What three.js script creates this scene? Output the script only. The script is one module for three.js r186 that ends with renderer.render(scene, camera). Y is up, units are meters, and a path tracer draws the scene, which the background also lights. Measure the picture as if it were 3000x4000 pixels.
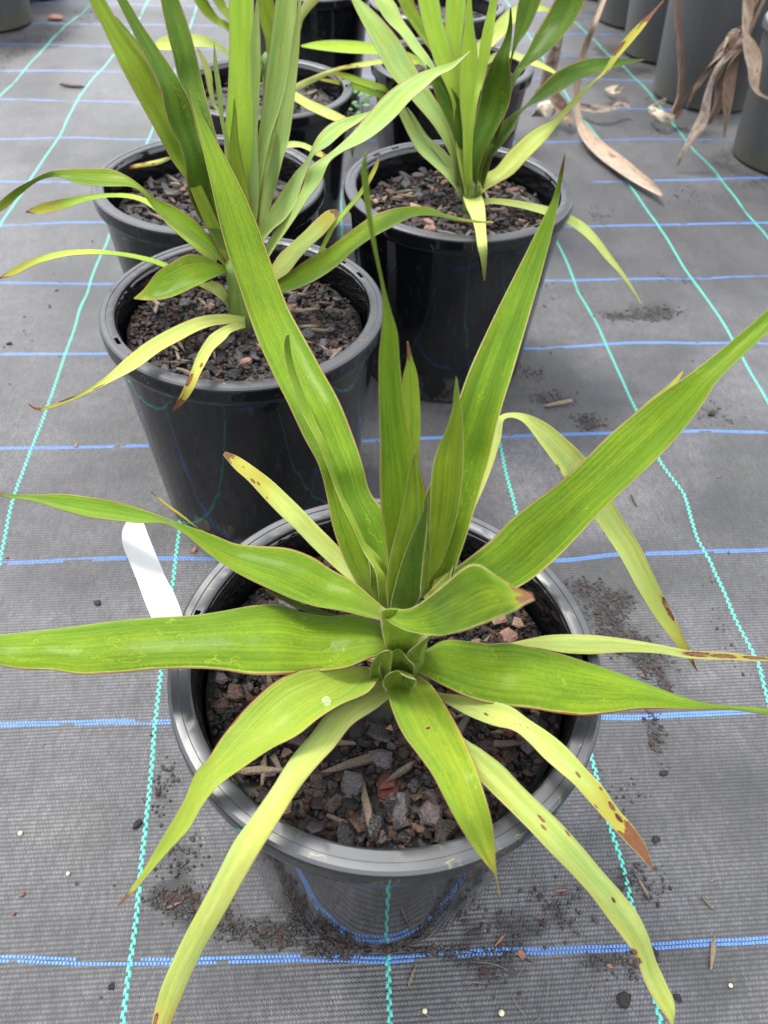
import * as THREE from 'three';
import { mergeGeometries, toCreasedNormals } from 'three/addons/utils/BufferGeometryUtils.js';
import { Brush, Evaluator, SUBTRACTION } from 'three-bvh-csg';

// ---------------------------------------------------------------- camera, sky, sun, exposure
const scene = new THREE.Scene();
const camera = new THREE.PerspectiveCamera(67.32, 768 / 1024, 0.02, 200);
camera.position.set(0, 0.75, 0);
camera.rotation.order = 'YXZ';
camera.rotation.set(-0.814025, 0, 0.053412);
camera.focus = 0.64;
camera.userData.fStop = 8;
scene.add(camera);

const renderer = new THREE.WebGLRenderer({ antialias: true });
renderer.setSize(768, 1024);
renderer.toneMapping = THREE.LinearToneMapping;
renderer.toneMappingExposure = 5.9;
renderer.shadowMap.enabled = true;

// overcast sky: pale everywhere, brighter overhead than near the horizon
const SKYW = 256, SKYH = 128, skyData = new Float32Array(SKYW * SKYH * 4);
for (let j = 0; j < SKYH; j++) for (let i = 0; i < SKYW; i++) {
  const el = ((j + 0.5) / SKYH - 0.5) * Math.PI, az = (i + 0.5) / SKYW * 2 * Math.PI;
  const s = Math.max(0, Math.sin(el));
  const cl = 0.05 * Math.sin(az * 3 + 4 * el) + 0.04 * Math.sin(az * 5 - 7 * el + 1.3) + 0.03 * Math.sin(az * 9 + 11 * el + 0.4);
  const L = el > -0.02 ? (0.50 + 0.50 * s) * (1 + cl) : 0.25;
  skyData.set([L * 0.955, L * 1.0, L * 1.075, 1], (j * SKYW + i) * 4);
}
const sky = new THREE.DataTexture(skyData, SKYW, SKYH, THREE.RGBAFormat, THREE.FloatType);
sky.mapping = THREE.EquirectangularReflectionMapping;
sky.magFilter = sky.minFilter = THREE.LinearFilter;
sky.needsUpdate = true;
scene.background = sky;
scene.environment = sky;

const sun = new THREE.DirectionalLight(new THREE.Color(1, 0.965, 0.9), 1.5);
sun.position.set(-2.2, 4.8, -2.6);
sun.target.position.set(0, 0, -0.8);
sun.castShadow = true;
sun.shadow.radius = 28;
sun.shadow.mapSize.set(2048, 2048);
Object.assign(sun.shadow.camera, { left: -3, right: 3, top: 3, bottom: -3, near: 0.5, far: 15 });
scene.add(sun, sun.target);

// ---------------------------------------------------------------- helpers
function rng(seed) { let a = seed >>> 0; return () => { a = (a + 0x6D2B79F5) | 0; let t = Math.imul(a ^ (a >>> 15), 1 | a); t = (t + Math.imul(t ^ (t >>> 7), 61 | t)) ^ t; return ((t ^ (t >>> 14)) >>> 0) / 4294967296; }; }
const HASH = new Float32Array(65536); { const r = rng(77); for (let i = 0; i < 65536; i++) HASH[i] = r(); }
const hsh = (x, y) => HASH[((x & 255) | ((y & 255) << 8))];
function vnoise(x, y) { const xi = Math.floor(x), yi = Math.floor(y); let u = x - xi, v = y - yi; u = u * u * (3 - 2 * u); v = v * v * (3 - 2 * v); const a = hsh(xi, yi), b = hsh(xi + 1, yi), c = hsh(xi, yi + 1), d = hsh(xi + 1, yi + 1); return a + (b - a) * u + (c - a) * v + (a - b - c + d) * u * v; }
const fbm = (x, y) => 0.5 * vnoise(x, y) + 0.3 * vnoise(x * 2.1 + 17, y * 2.1 + 5) + 0.2 * vnoise(x * 4.3 + 3, y * 4.3 + 41);
const clamp = (x, a = 0, b = 1) => Math.min(b, Math.max(a, x));
const sstep = (a, b, x) => { const t = clamp((x - a) / (b - a)); return t * t * (3 - 2 * t); };
const mix = (a, b, t) => a + (b - a) * t;
const mix3 = (a, b, t) => [mix(a[0], b[0], t), mix(a[1], b[1], t), mix(a[2], b[2], t)];
const toS = c => Math.round(255 * clamp(c <= 0.0031308 ? c * 12.92 : 1.055 * Math.pow(c, 1 / 2.4) - 0.055));
function dataTex(w, h, fn, srgb = true) {   // fn(x, y) -> linear [r, g, b] (colour) or [v, v, v]
  const d = new Uint8Array(w * h * 4);
  for (let y = 0; y < h; y++) for (let x = 0; x < w; x++) { const c = fn(x, y), o = (y * w + x) * 4; for (let k = 0; k < 3; k++) d[o + k] = srgb ? toS(c[k]) : Math.round(255 * clamp(c[k])); d[o + 3] = 255; }
  const t = new THREE.DataTexture(d, w, h, THREE.RGBAFormat);
  t.magFilter = THREE.LinearFilter; t.minFilter = THREE.LinearFilter; t.wrapS = t.wrapT = THREE.RepeatWrapping;
  if (srgb) t.colorSpace = THREE.SRGBColorSpace;
  t.needsUpdate = true; return t;
}
const lin = (r, g, b) => new THREE.Color().setRGB(r, g, b);
const std = (r, g, b, rough = 0.6, more = {}) => new THREE.MeshStandardMaterial({ color: lin(r, g, b), roughness: rough, ...more });
const taken = {};
function numbered(n) { const k = taken[n] = (taken[n] ?? -1) + 1; return k ? `${n}_${String(k).padStart(3, '0')}` : n; }
function shade(o) { o.traverse(m => { if (m.isMesh) { m.castShadow = true; m.receiveShadow = true; } }); return o; }
function tag(o, label, category, group, kind) { o.userData = { ...o.userData, label, category }; if (group) o.userData.group = group; if (kind) o.userData.kind = kind; return o; }
function thing(name, label, category, pos = [0, 0, 0], group) { const g = new THREE.Group(); g.name = numbered(name); g.position.set(...pos); scene.add(g); return tag(g, label, category, group); }
function part(name, geo, mat, parent, label) { const m = new THREE.Mesh(geo, mat); m.name = name; m.castShadow = m.receiveShadow = true; parent.add(m); if (label) m.userData.label = label; return m; }
function solo(name, geo, mat, label, category, pos, group) { const m = new THREE.Mesh(geo, mat); m.name = numbered(name); m.castShadow = m.receiveShadow = true; if (pos) m.position.set(...pos); scene.add(m); return tag(m, label, category, group); }
const V = (x, y, z) => new THREE.Vector3(x, y, z);
function geo(pos, idx, uv, col) { const g = new THREE.BufferGeometry(); g.setAttribute('position', new THREE.Float32BufferAttribute(pos, 3)); if (uv) g.setAttribute('uv', new THREE.Float32BufferAttribute(uv, 2)); if (col) g.setAttribute('color', new THREE.Float32BufferAttribute(col, 3)); if (idx) g.setIndex(idx); g.computeVertexNormals(); return g; }

// ---------------------------------------------------------------- ground and woven weed mat
const GRID = 0.225485, BLUE0 = 0.17837, GREEN0 = -0.410455, MATTURN = 0.10651;
const ct = Math.cos(MATTURN), st = Math.sin(MATTURN);
const toUV = (x, z) => [ct * x - st * z, -st * x - ct * z];          // world -> mat (u across, v away)
const toXZ = (u, v) => [ct * u - st * v, -st * u - ct * v];          // mat -> world
const matH = (u, v) => -0.008 * (0.35 + 0.65 * Math.pow(fbm(u * 5 + 40, v * 6 + 10), 1.2)) - 0.0045 * Math.pow(vnoise(u * 2.2 + 3, v * 15 + 9), 3) + 0.0026;
const ground = new THREE.Mesh(new THREE.PlaneGeometry(160, 160).rotateX(-Math.PI / 2), std(0.07, 0.062, 0.052, 0.95));
ground.name = 'ground'; ground.position.y = -0.03; ground.receiveShadow = true; ground.userData.kind = 'structure'; scene.add(ground);

const patches = [[-0.169,-0.216,0.015,0.007,228],[-0.146,-0.206,0.017,0.006,209],[-0.173,-0.252,0.013,0.013,70],[-0.205,-0.317,0.007,0.017,50],[-0.09,-0.193,0.029,0.006,323],[-0.02,-0.182,0.015,0.004,209],[0.049,-0.185,0.037,0.003,171],[0.123,-0.207,0.02,0.009,60],[0.258,-0.597,0.014,0.011,195],[0.275,-0.556,0.017,0.015,300],[0.296,-0.518,0.017,0.012,270],[0.318,-0.494,0.013,0.012,165],[0.291,-0.585,0.014,0.011,135],[0.328,-0.464,0.006,0.007,60],[0.305,-0.407,0.006,0.02,90],[0.25,-0.342,0.017,0.018,40],[0.256,-0.253,0.016,0.013,80],[0.175,-0.225,0.02,0.014,80],[0.113,-0.178,0.019,0.013,90],[0.223,-0.183,0.02,0.009,60],[0.254,-0.975,0.022,0.014,135],[0.305,-0.922,0.013,0.013,165],[0.231,-1.046,0.014,0.012,50],[0.424,-1.231,0.031,0.009,120],[0.479,-1.251,0.031,0.015,135],[0.427,-1.632,0.019,0.02,70],[0.549,-1.373,0.022,0.011,60],[0.521,-0.963,0.027,0.022,50],[0.655,-1.75,0.039,0.03,50],[0.834,-1.821,0.027,0.024,60],[0.761,-2.148,0.061,0.04,70],[0.646,-2.786,0.037,0.059,120],[0.703,-2.616,0.044,0.027,120],[0.707,-2.361,0.025,0.035,60],[0.788,-1.973,0.022,0.036,60],[-1.106,-2.623,0.049,0.084,160],[-1.153,-2.48,0.031,0.104,160],[-1.071,-2.828,0.043,0.062,120],[-0.11,-0.64,0.043,0.014,50],[0.028,-0.878,0.025,0.038,50],[-0.142,-1.371,0.016,0.107,30],[0.419,-0.552,0.01,0.043,30],[0.282,-1.312,0.016,0.102,30],[-0.619,-1.101,0.027,0.177,40]];
const mat = new THREE.Group(); mat.name = 'weed_mat'; mat.rotation.y = MATTURN; mat.userData = { kind: 'structure', label: 'grey woven weed mat with blue and green threads covering the ground' }; scene.add(mat);
const TILE = 0.4096, TPX = 1024;
const tapeR = rng(5), tapeTone = Array.from({ length: 256 * 104 }, () => 0.72 + 0.5 * tapeR());
const weave = (px, py) => {                                            // warp tapes 1.6 mm, weft ribs 3.94 mm
  const c = px / 4, r = py / (TPX / 104), ci = Math.floor(c), ri = Math.floor(r), cf = c - ci, rf = r - ri;
  const up = (ci + ri) & 1;
  const a = Math.sin(Math.PI * cf), b = Math.sin(Math.PI * rf);
  return [up ? 0.35 + 0.65 * a * Math.sqrt(b) : 0.25 + 0.55 * b * b, tapeTone[((ri % 104) * 256 + (ci & 255)) % tapeTone.length], b];
};
const weaveMap = dataTex(TPX, TPX, (x, y) => { const [h, t, b] = weave(x, y); const n = 0.8 + 0.4 * vnoise(x / 9, y / 23); const k = (0.18 + 0.95 * h) * (0.6 + 0.4 * b) * t * n; return [0.0475 * k, 0.0458 * k, 0.0475 * k]; });
const weaveBump = dataTex(TPX, TPX, (x, y) => { const [h] = weave(x, y); return [h, h, h]; }, false);
for (const t of [weaveMap, weaveBump]) t.repeat.set(1 / TILE, 1 / TILE);
const matMat = new THREE.MeshPhysicalMaterial({ specularIntensity: 0.7, map: weaveMap, bumpMap: weaveBump, bumpScale: 0.0011, roughness: 0.55, vertexColors: true });
{
  const line = (a, b, n0, dense, far) => { const o = []; for (let x = a; x < b;) { o.push(x); x += (x > n0[0] && x < n0[1]) ? dense : far; } o.push(b); return o; };
  const us = line(-4.5, 4.5, [-0.8, 0.95], 0.006, 0.05), vs = line(-1.2, 7, [0.05, 1.2], 0.006, 0.035);
  const pos = [], uv = [], col = [], idx = [];
  for (const v of vs) for (const u of us) {
    pos.push(u, matH(u, v), -v); uv.push(u, v);
    const dust = fbm(u * 7, v * 7), wet = sstep(0.5, 0.66, fbm(u * 3.1 + 20, v * 3.1 + 60)), speck = vnoise(u * 90, v * 90), alg = sstep(0.6, 0.75, fbm(u * 4 + 90, v * 4 + 33)) * sstep(0.3, 0.8, speck);
    let k = (0.36 + 1.26 * dust) * (1 - 0.40 * wet) * (0.86 + 0.28 * vnoise(u * 26 + 5, v * 60)) * (0.9 + 0.2 * speck);
    let dirt = 0; const [wx, wz] = toXZ(u, v); for (const [px, pz, rx, rz, n] of patches) { const q = ((wx - px) / (rx * 2)) ** 2 + ((wz - pz) / (rz * 2)) ** 2; if (q < 4) dirt += Math.exp(-q) * Math.min(1, n / 90); }
    dirt = sstep(0.42, 0.7, 0.55 * Math.min(dirt, 1.3) * (0.4 + 1.3 * speck) + 0.35 * (fbm(u * 38, v * 38) - 0.25) * Math.min(1, dirt * 2)) * 0.86; k *= 1 - dirt;
    const br = 0.05 * dirt; col.push(k * (1 - 0.12 * alg) + br * 0.55, k + br * 0.42, k * (1 - 0.22 * alg) + br * 0.3);
  }
  const w = us.length;
  for (let j = 0; j + 1 < vs.length; j++) for (let i = 0; i + 1 < w; i++) { const a = j * w + i; idx.push(a, a + 1, a + w + 1, a, a + w + 1, a + w); }
  part('woven_sheet', geo(pos, idx, uv, col), matMat, mat);
}
// where the woven threads run, in metres on the mat (they wander)
const BLUELINE = { "0": [[-0.2881, 0.1937], [-0.2098, 0.1873], [-0.1195, 0.1823], [-0.0364, 0.1795], [-0.0045, 0.1769], [0.0435, 0.1730], [0.0678, 0.1734], [0.1290, 0.1741], [0.1906, 0.1719], [0.2732, 0.1682], [0.3832, 0.1673]], "1": [[-0.3465, 0.4145], [-0.2516, 0.4116], [-0.1797, 0.4092], [0.2966, 0.3934], [0.3429, 0.3923], [0.3848, 0.3931], [0.4793, 0.3931]], "2": [[-0.4053, 0.6368], [-0.2658, 0.6391], [-0.1799, 0.6352], [0.2965, 0.6176], [0.3841, 0.6245], [0.5761, 0.6207]], "3": [[-0.4623, 0.8523], [-0.2555, 0.8508], [0.2733, 0.8555], [0.5613, 0.8611], [0.6761, 0.8560]], "4": [[-0.5220, 1.0778], [-0.3607, 1.0754], [0.3546, 1.0832], [0.5458, 1.0985], [0.7256, 1.0890]], "5": [[-0.5808, 1.3001], [-0.3881, 1.2977], [0.4264, 1.3044], [0.7205, 1.3102], [0.8735, 1.3201]], "6": [[-0.6379, 1.5159], [-0.5060, 1.5307], [0.5435, 1.5239], [0.9478, 1.5415]], "7": [[0.5855, 1.7391], [1.0419, 1.7672]], "8": [[-0.7532, 1.9519], [-0.5962, 1.9677], [-0.4323, 1.9641], [0.5931, 1.9674], [0.7535, 1.9867]] };
const GREENLINE = { "-2": [[2.2313, -0.8271], [2.4698, -0.8143], [2.5807, -0.8082], [2.7738, -0.8042], [3.0992, -0.7607]], "-1": [[1.5159, -0.6379], [1.7538, -0.6316], [1.9897, -0.6225], [2.2401, -0.6261], [2.3283, -0.6215], [2.5725, -0.5951]], "0": [[0.6589, -0.4112], [0.7468, -0.4165], [0.8630, -0.4169], [0.9585, -0.4155], [1.1049, -0.4183], [1.2173, -0.4217], [1.3782, -0.4234], [1.4503, -0.4207], [1.5075, -0.4216], [1.8454, -0.4149], [1.9963, -0.4093]], "1": [[0.1389, -0.1794], [0.1727, -0.1803], [0.2195, -0.1797], [0.2670, -0.1814], [0.3147, -0.1818], [0.3925, -0.1846], [0.4702, -0.1874], [0.5389, -0.1898], [0.6008, -0.1901], [0.6769, -0.1926]], "2": [[0.1252, 0.0428], [0.1524, 0.0428], [0.1770, 0.0430]], "3": [[0.1114, 0.2675], [0.1564, 0.2696], [0.2053, 0.2695], [0.2464, 0.2703], [0.2841, 0.2679], [0.3343, 0.2684], [0.6991, 0.2563], [0.7761, 0.2555], [0.8612, 0.2567]], "4": [[0.4157, 0.4889], [0.4518, 0.4937], [0.5311, 0.4913], [0.6048, 0.4951], [0.6448, 0.4909], [0.7313, 0.5018], [0.8036, 0.4882], [0.9163, 0.4833], [1.0651, 0.4871], [1.1641, 0.4890], [1.2739, 0.4821], [1.4533, 0.4826]], "5": [[0.9346, 0.7096], [1.0616, 0.7147], [1.1768, 0.7212], [1.2561, 0.7195], [1.3507, 0.7160], [1.4740, 0.7188], [1.6926, 0.7144], [1.8445, 0.7137], [2.0155, 0.7128], [2.1583, 0.7057]], "6": [[1.4749, 0.9393], [1.6254, 0.9396], [1.7965, 0.9503], [1.9333, 0.9415], [2.0850, 0.9446], [2.3270, 0.9509], [2.5038, 0.9415], [2.7955, 0.9179]] };
function along(pts, s) { const n = pts.length; let i = 0; while (i + 2 < n && s > pts[i + 1][0]) i++; const a = pts[i], b = pts[i + 1], t = (s - a[0]) / (b[0] - a[0]), lim = clamp(t, -0.6, 1.6), w = t > 0 && t < 1 ? t * t * (3 - 2 * t) * 0.5 + t * 0.5 : lim; return a[1] + (b[1] - a[1]) * w; }
const wob = (k, s) => 0.0035 * Math.sin(s * 5.1 + k * 2.3) + 0.0028 * Math.sin(s * 13.7 + k * 5.1) + 0.0022 * (vnoise(s * 22, k * 7.7) - 0.5) * 2 + 0.004 * (vnoise(s * 3.3, k * 3.1 + 50) - 0.5) * 2;
function beads(list, hgt) {   // list of [u, v, du, dv, turn]: small raised tape loops
  const pos = [], idx = []; let n = 0;
  for (const [u, v, du, dv, sk] of list) {
    const q = [[-1, -1], [1, -1], [1, 1], [-1, 1]], y = matH(u, v);
    for (const [a, b] of q) pos.push(u + a * du + b * sk, y - 0.0003, -(v + b * dv));
    for (const [a, b] of q) pos.push(u + a * du * 0.62 + b * sk * 0.7, y + hgt, -(v + b * dv * 0.7));
    idx.push(n + 4, n + 5, n + 6, n + 4, n + 6, n + 7);
    for (let i = 0; i < 4; i++) { const j = (i + 1) & 3; idx.push(n + i, n + j, n + 4 + j, n + i, n + 4 + j, n + 4 + i); }
    n += 8;
  }
  return geo(pos, idx);
}
const blueMats = [[0.013, 0.078, 0.235], [0.018, 0.09, 0.25], [0.011, 0.068, 0.205]].map(c => std(...c, 0.45));
const greenMats = [[0.008, 0.175, 0.135], [0.011, 0.195, 0.15]].map(c => std(...c, 0.42));
for (let k = -1; k < 17; k++) {
  const v0 = BLUE0 + k * GRID, L = [], r = rng(100 + k), far = v0 > 1.9, p = far ? 0.0064 : 0.0032, ext = 0.75 + 0.75 * Math.max(0, v0);
  for (let u = -ext; u < ext + 0.35; u += p) for (const s of [-1, 1]) { if (vnoise(u * 40, k * 9 + s) < 0.12) continue; const uu = u + (s > 0 ? p / 2 : 0); L.push([uu, (BLUELINE[k] ? along(BLUELINE[k], uu) + 0.25 * wob(k + 30, uu) : v0 + wob(k + 30, uu)) + s * 0.0017, p * 0.44 * (0.85 + 0.25 * r()), 0.0016 * (0.85 + 0.2 * r()), 0]); }
  part('blue_thread', beads(L, 0.0005), blueMats[(k + 30) % 3], mat);
}
for (let k = -5; k < 12; k++) {
  const u0 = GREEN0 + k * GRID, L = [], r = rng(300 + k), s0 = Math.max(0.02, Math.abs(u0) * 0.55 - 0.25);
  let i = 0;
  for (let v = s0; v < 3.6; v += 0.0042) { const s = (i++ & 1) ? 1 : -1; L.push([(GREENLINE[k] ? along(GREENLINE[k], v) + 0.3 * wob(k, v) : u0 + wob(k, v) * 1.4) + s * 0.00095, v, 0.0015 * (0.9 + 0.2 * r()), 0.0030, -s * 0.0004]); }
  part('green_thread', beads(L, 0.0008), greenMats[(k + 20) % 2], mat);
}

// ---------------------------------------------------------------- leaves
const CRW = (P, n) => {   // Catmull-Rom through rows of numbers
  const m = P.length, out = [];
  for (let i = 0; i + 1 < m; i++) for (let k = 0; k < n; k++) {
    const t = k / n, a = P[Math.max(0, i - 1)], b = P[i], c = P[i + 1], d = P[Math.min(m - 1, i + 2)], q = [];
    for (let j = 0; j < b.length; j++) q.push(0.5 * (2 * b[j] + (c[j] - a[j]) * t + (2 * a[j] - 5 * b[j] + 4 * c[j] - d[j]) * t * t + (3 * b[j] - a[j] - 3 * c[j] + d[j]) * t * t * t));
    out.push(q);
  }
  out.push(P[m - 1]); return out;
};
function leafGeometry(rows, axis, o = {}) {
  const { sag = 0.11, thick = 0.0011, sub = 5, cols = 10, ripple = 0.0005, crumple = 0, seed = 1 } = o;
  const R = CRW(rows, sub), N = R.length, C = R.map(r => V((r[0] + r[3]) / 2, (r[1] + r[4]) / 2, (r[2] + r[5]) / 2));
  const us = [0, 0.02]; for (let i = 1; i < cols; i++) us.push(i / cols); us.push(0.98, 1);
  const M = us.length, pos = [], uv = [], col = [], idx = [];
  const len = [0]; for (let i = 1; i < N; i++) len.push(len[i - 1] + C[i].distanceTo(C[i - 1]));
  const nrm = [], T = V(0, 0, 0), W = V(0, 0, 0);
  for (let i = 0; i < N; i++) {
    T.subVectors(C[Math.min(N - 1, i + 1)], C[Math.max(0, i - 1)]); W.set(R[i][3] - R[i][0], R[i][4] - R[i][1], R[i][5] - R[i][2]);
    const n = V(0, 0, 0).crossVectors(T, W);
    if (n.length() < 1e-9) n.copy(i ? nrm[i - 1] : V(0, 1, 0)); n.normalize();
    if (i && n.dot(nrm[i - 1]) < 0) n.negate();
    nrm.push(n);
  }
  const mid = Math.floor(N * 0.45), want = V(axis[0] - C[mid].x, 0, axis[1] - C[mid].z).multiplyScalar(4).add(V(0, 0.35, 0));
  const flip = nrm[mid].dot(want) < 0; if (flip) nrm.forEach(n => n.negate());
  for (let side = 0; side < 2; side++) for (let i = 0; i < N; i++) {
    const r = R[i], w = Math.hypot(r[3] - r[0], r[4] - r[1], r[5] - r[2]), n = nrm[i];
    for (let k = 0; k < M; k++) {
      const u = us[k], e = 4 * u * (1 - u);
      const rip = ripple * (fbm(u * 3 + seed * 7.3, len[i] * 60) - 0.5) * 2 + crumple * (fbm(u * 4 + seed * 3.1, len[i] * 45 + seed) - 0.5) * 2;
      const off = -sag * w * Math.pow(e, 0.8) + rip * e + (side ? -1 : 1) * thick * 0.5 * (0.35 + 0.65 * Math.sqrt(e));
      pos.push(mix(r[0], r[3], u) + n.x * off, mix(r[1], r[4], u) + n.y * off, mix(r[2], r[5], u) + n.z * off);
      uv.push(u, len[i] / len[N - 1]);
      side ? col.push(1.18, 1.08, 1.3) : col.push(1, 1, 1);
    }
  }
  const S = N * M, quad = (a, b, c, d, f) => f ? idx.push(a, c, b, a, d, c) : idx.push(a, b, c, a, c, d);
  const f0 = !flip;
  for (let i = 0; i + 1 < N; i++) {
    for (let k = 0; k + 1 < M; k++) { const a = i * M + k; quad(a, a + 1, a + M + 1, a + M, f0); quad(S + a, S + a + 1, S + a + M + 1, S + a + M, !f0); }
    const a = i * M, b = i * M + M - 1; quad(a, a + M, S + a + M, S + a, f0); quad(b, b + M, S + b + M, S + b, !f0);
  }
  for (let k = 0; k + 1 < M; k++) { const e = (N - 1) * M + k; quad(k, S + k, S + k + 1, k + 1, f0); quad(e, S + e, S + e + 1, e + 1, !f0); }
  return geo(pos, idx, uv, col);
}
// leaf skin: parallel veins, pale and red-brown margin, tip colour, spots, yellow scribbles
const TONES = { green: [[0.0286, 0.0726, 0.0009], [0.1100, 0.1870, 0.0066]], deep: [[0.016, 0.046, 0.001], [0.052, 0.102, 0.004]], fresh: [[0.0582, 0.1210, 0.0022], [0.1624, 0.2408, 0.0179]], pale: [[0.1736, 0.2408, 0.0336], [0.3136, 0.3752, 0.1120]], yellow: [[0.2046, 0.2046, 0.0186], [0.279, 0.2604, 0.0496]], bright: [[0.1540, 0.2915, 0.0110], [0.2860, 0.4400, 0.0660]], silver: [[0.115, 0.205, 0.028], [0.235, 0.335, 0.11]], mint: [[0.1176, 0.1926, 0.0202], [0.2408, 0.3192, 0.0784]], olive: [[0.0562, 0.1123, 0.0032], [0.1458, 0.2138, 0.0151]], lime: [[0.0868, 0.1562, 0.0069], [0.1875, 0.2535, 0.0382]], cool: [[0.062, 0.1042, 0.0087], [0.1116, 0.1581, 0.0279]] };
function leafTex(o = {}) {
  const { edge = 0.013, w = 160, h = 640, tone = 'green', seed = 1, yellowFrom = 1.2, brownFrom = 1.2, spots = [], scrib = 3, margin = 1 } = o;
  const [c0, c1] = TONES[tone], r = rng(seed * 131 + 7), mark = new Float32Array(w * h);
  for (let s = 0; s < scrib; s++) {
    let x = r() * w, y = (0.05 + 0.8 * r()) * h, a = r() * 6.28; const n = 25 + r() * 60;
    for (let k = 0; k < n; k++) { a += (r() - 0.5) * 1.9; x += Math.cos(a) * 0.9; y += Math.sin(a) * 1.3; const xi = Math.round(x), yi = Math.round(y); if (xi > 2 && xi < w - 3 && yi > 0 && yi < h) mark[yi * w + xi] = 0.55; if (r() < 0.03) { x += (r() - 0.5) * 14; y += (r() - 0.5) * 20; } }
  }
  return dataTex(w, h, (x, y) => {
    const u = (x + 0.5) / w, v = (y + 0.5) / h, e = Math.min(u, 1 - u);
    const fine = vnoise(u * 46 + seed * 9, v * 4 + seed), med = vnoise(u * 25 + seed * 3, v * 2.2), low = fbm(u * 3 + seed, v * 7 + seed * 2), mott = vnoise(u * 40, v * 160);
    let c = mix3(c0, c1, clamp(0.16 + 0.40 * fine + 0.18 * med + 0.62 * (low - 0.38) + 0.2 * (mott - 0.5)));
    const spk = vnoise(u * 80 + 7, v * 330 + seed); if (spk > 0.86) c = mix3(c, [0.16, 0.20, 0.05], 0.35); const hue = fbm(u * 2 + seed * 5, v * 5 + 3); c = [c[0] * (0.93 + 0.35 * hue), c[1], c[2] * (1.25 - 0.5 * hue)];
    const base = 1 - sstep(0.02, 0.13, v + 0.03 * med); c = mix3(c, [0.1156, 0.136, 0.0272], base * 0.5);
    const crease = vnoise(u * 5 + seed * 11, v * 2.2 + 8); c = mix3(c, c0, 0.35 * sstep(0.55, 0.8, crease));
    const ye = sstep(yellowFrom, yellowFrom + 0.18, v + 0.10 * (low - 0.5) + 0.06 * (fine - 0.5) + 0.1 * (0.5 - e)); c = mix3(c, [0.2244, 0.1972, 0.0238], ye * 0.85);
    const bn = v + 0.09 * (low - 0.5) + 0.05 * (fbm(u * 6 + 9, v * 40) - 0.5), br = sstep(brownFrom, brownFrom + 0.012, bn);
    c = mix3(c, mix3([0.136, 0.0578, 0.0204], [0.09, 0.035, 0.016], fbm(u * 5, v * 60)), br);
    if (Math.abs(bn - brownFrom) < 0.006) c = [0.10, 0.03, 0.012];
    if (margin) { const mw = edge * (0.8 + 0.5 * vnoise(v * 20, seed)); if (e < mw) c = mix3([0.12, 0.028, 0.008], [0.3128, 0.2856, 0.1156], (1 - margin) + 0.32 * vnoise(v * 7 + 4, seed * 5 + (u > 0.5 ? 9 : 0))); else if (e < mw + 0.014) c = mix3(c, [0.2856, 0.272, 0.0816], margin > 0.6 ? 0.5 : 0.85); }
    const m = mark[y * w + x]; if (m) c = mix3(c, [0.272, 0.2856, 0.0204], m);
    for (const [su, sv, sr, kind] of spots) {
      const d = Math.hypot((u - su) * 1.0, (v - sv) * 6.5) / sr + 0.45 * (vnoise(u * 34 + sv * 90, v * 190) - 0.5);
      if (d < 1) c = d > 0.72 ? [0.05, 0.014, 0.007] : kind ? [0.05, 0.02, 0.014] : mix3([0.1496, 0.068, 0.0306], [0.12, 0.04, 0.02], vnoise(u * 60, v * 260)); else if (d < 1.5) c = mix3(c, [0.2312, 0.1836, 0.034], 0.6);
    }
    return c;
  });
}
const veinBump = dataTex(256, 256, (x, y) => { const f = vnoise(x / 256 * 74, y / 40); return [f, f, f]; }, false);
const leafMat = (tex, tr = 0.38) => new THREE.MeshPhysicalMaterial({ map: tex, bumpMap: veinBump, bumpScale: 0.00022, vertexColors: true, roughness: 0.82, transmission: tr, thickness: 0, specularIntensity: 0.13, clearcoat: 0.05, clearcoatRoughness: 0.25 });
const shared = {};
const sharedMat = (key, o) => shared[key] ??= leafMat(leafTex({ w: 128, h: 512, edge: 0.022, ...o }), o.tr);

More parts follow.
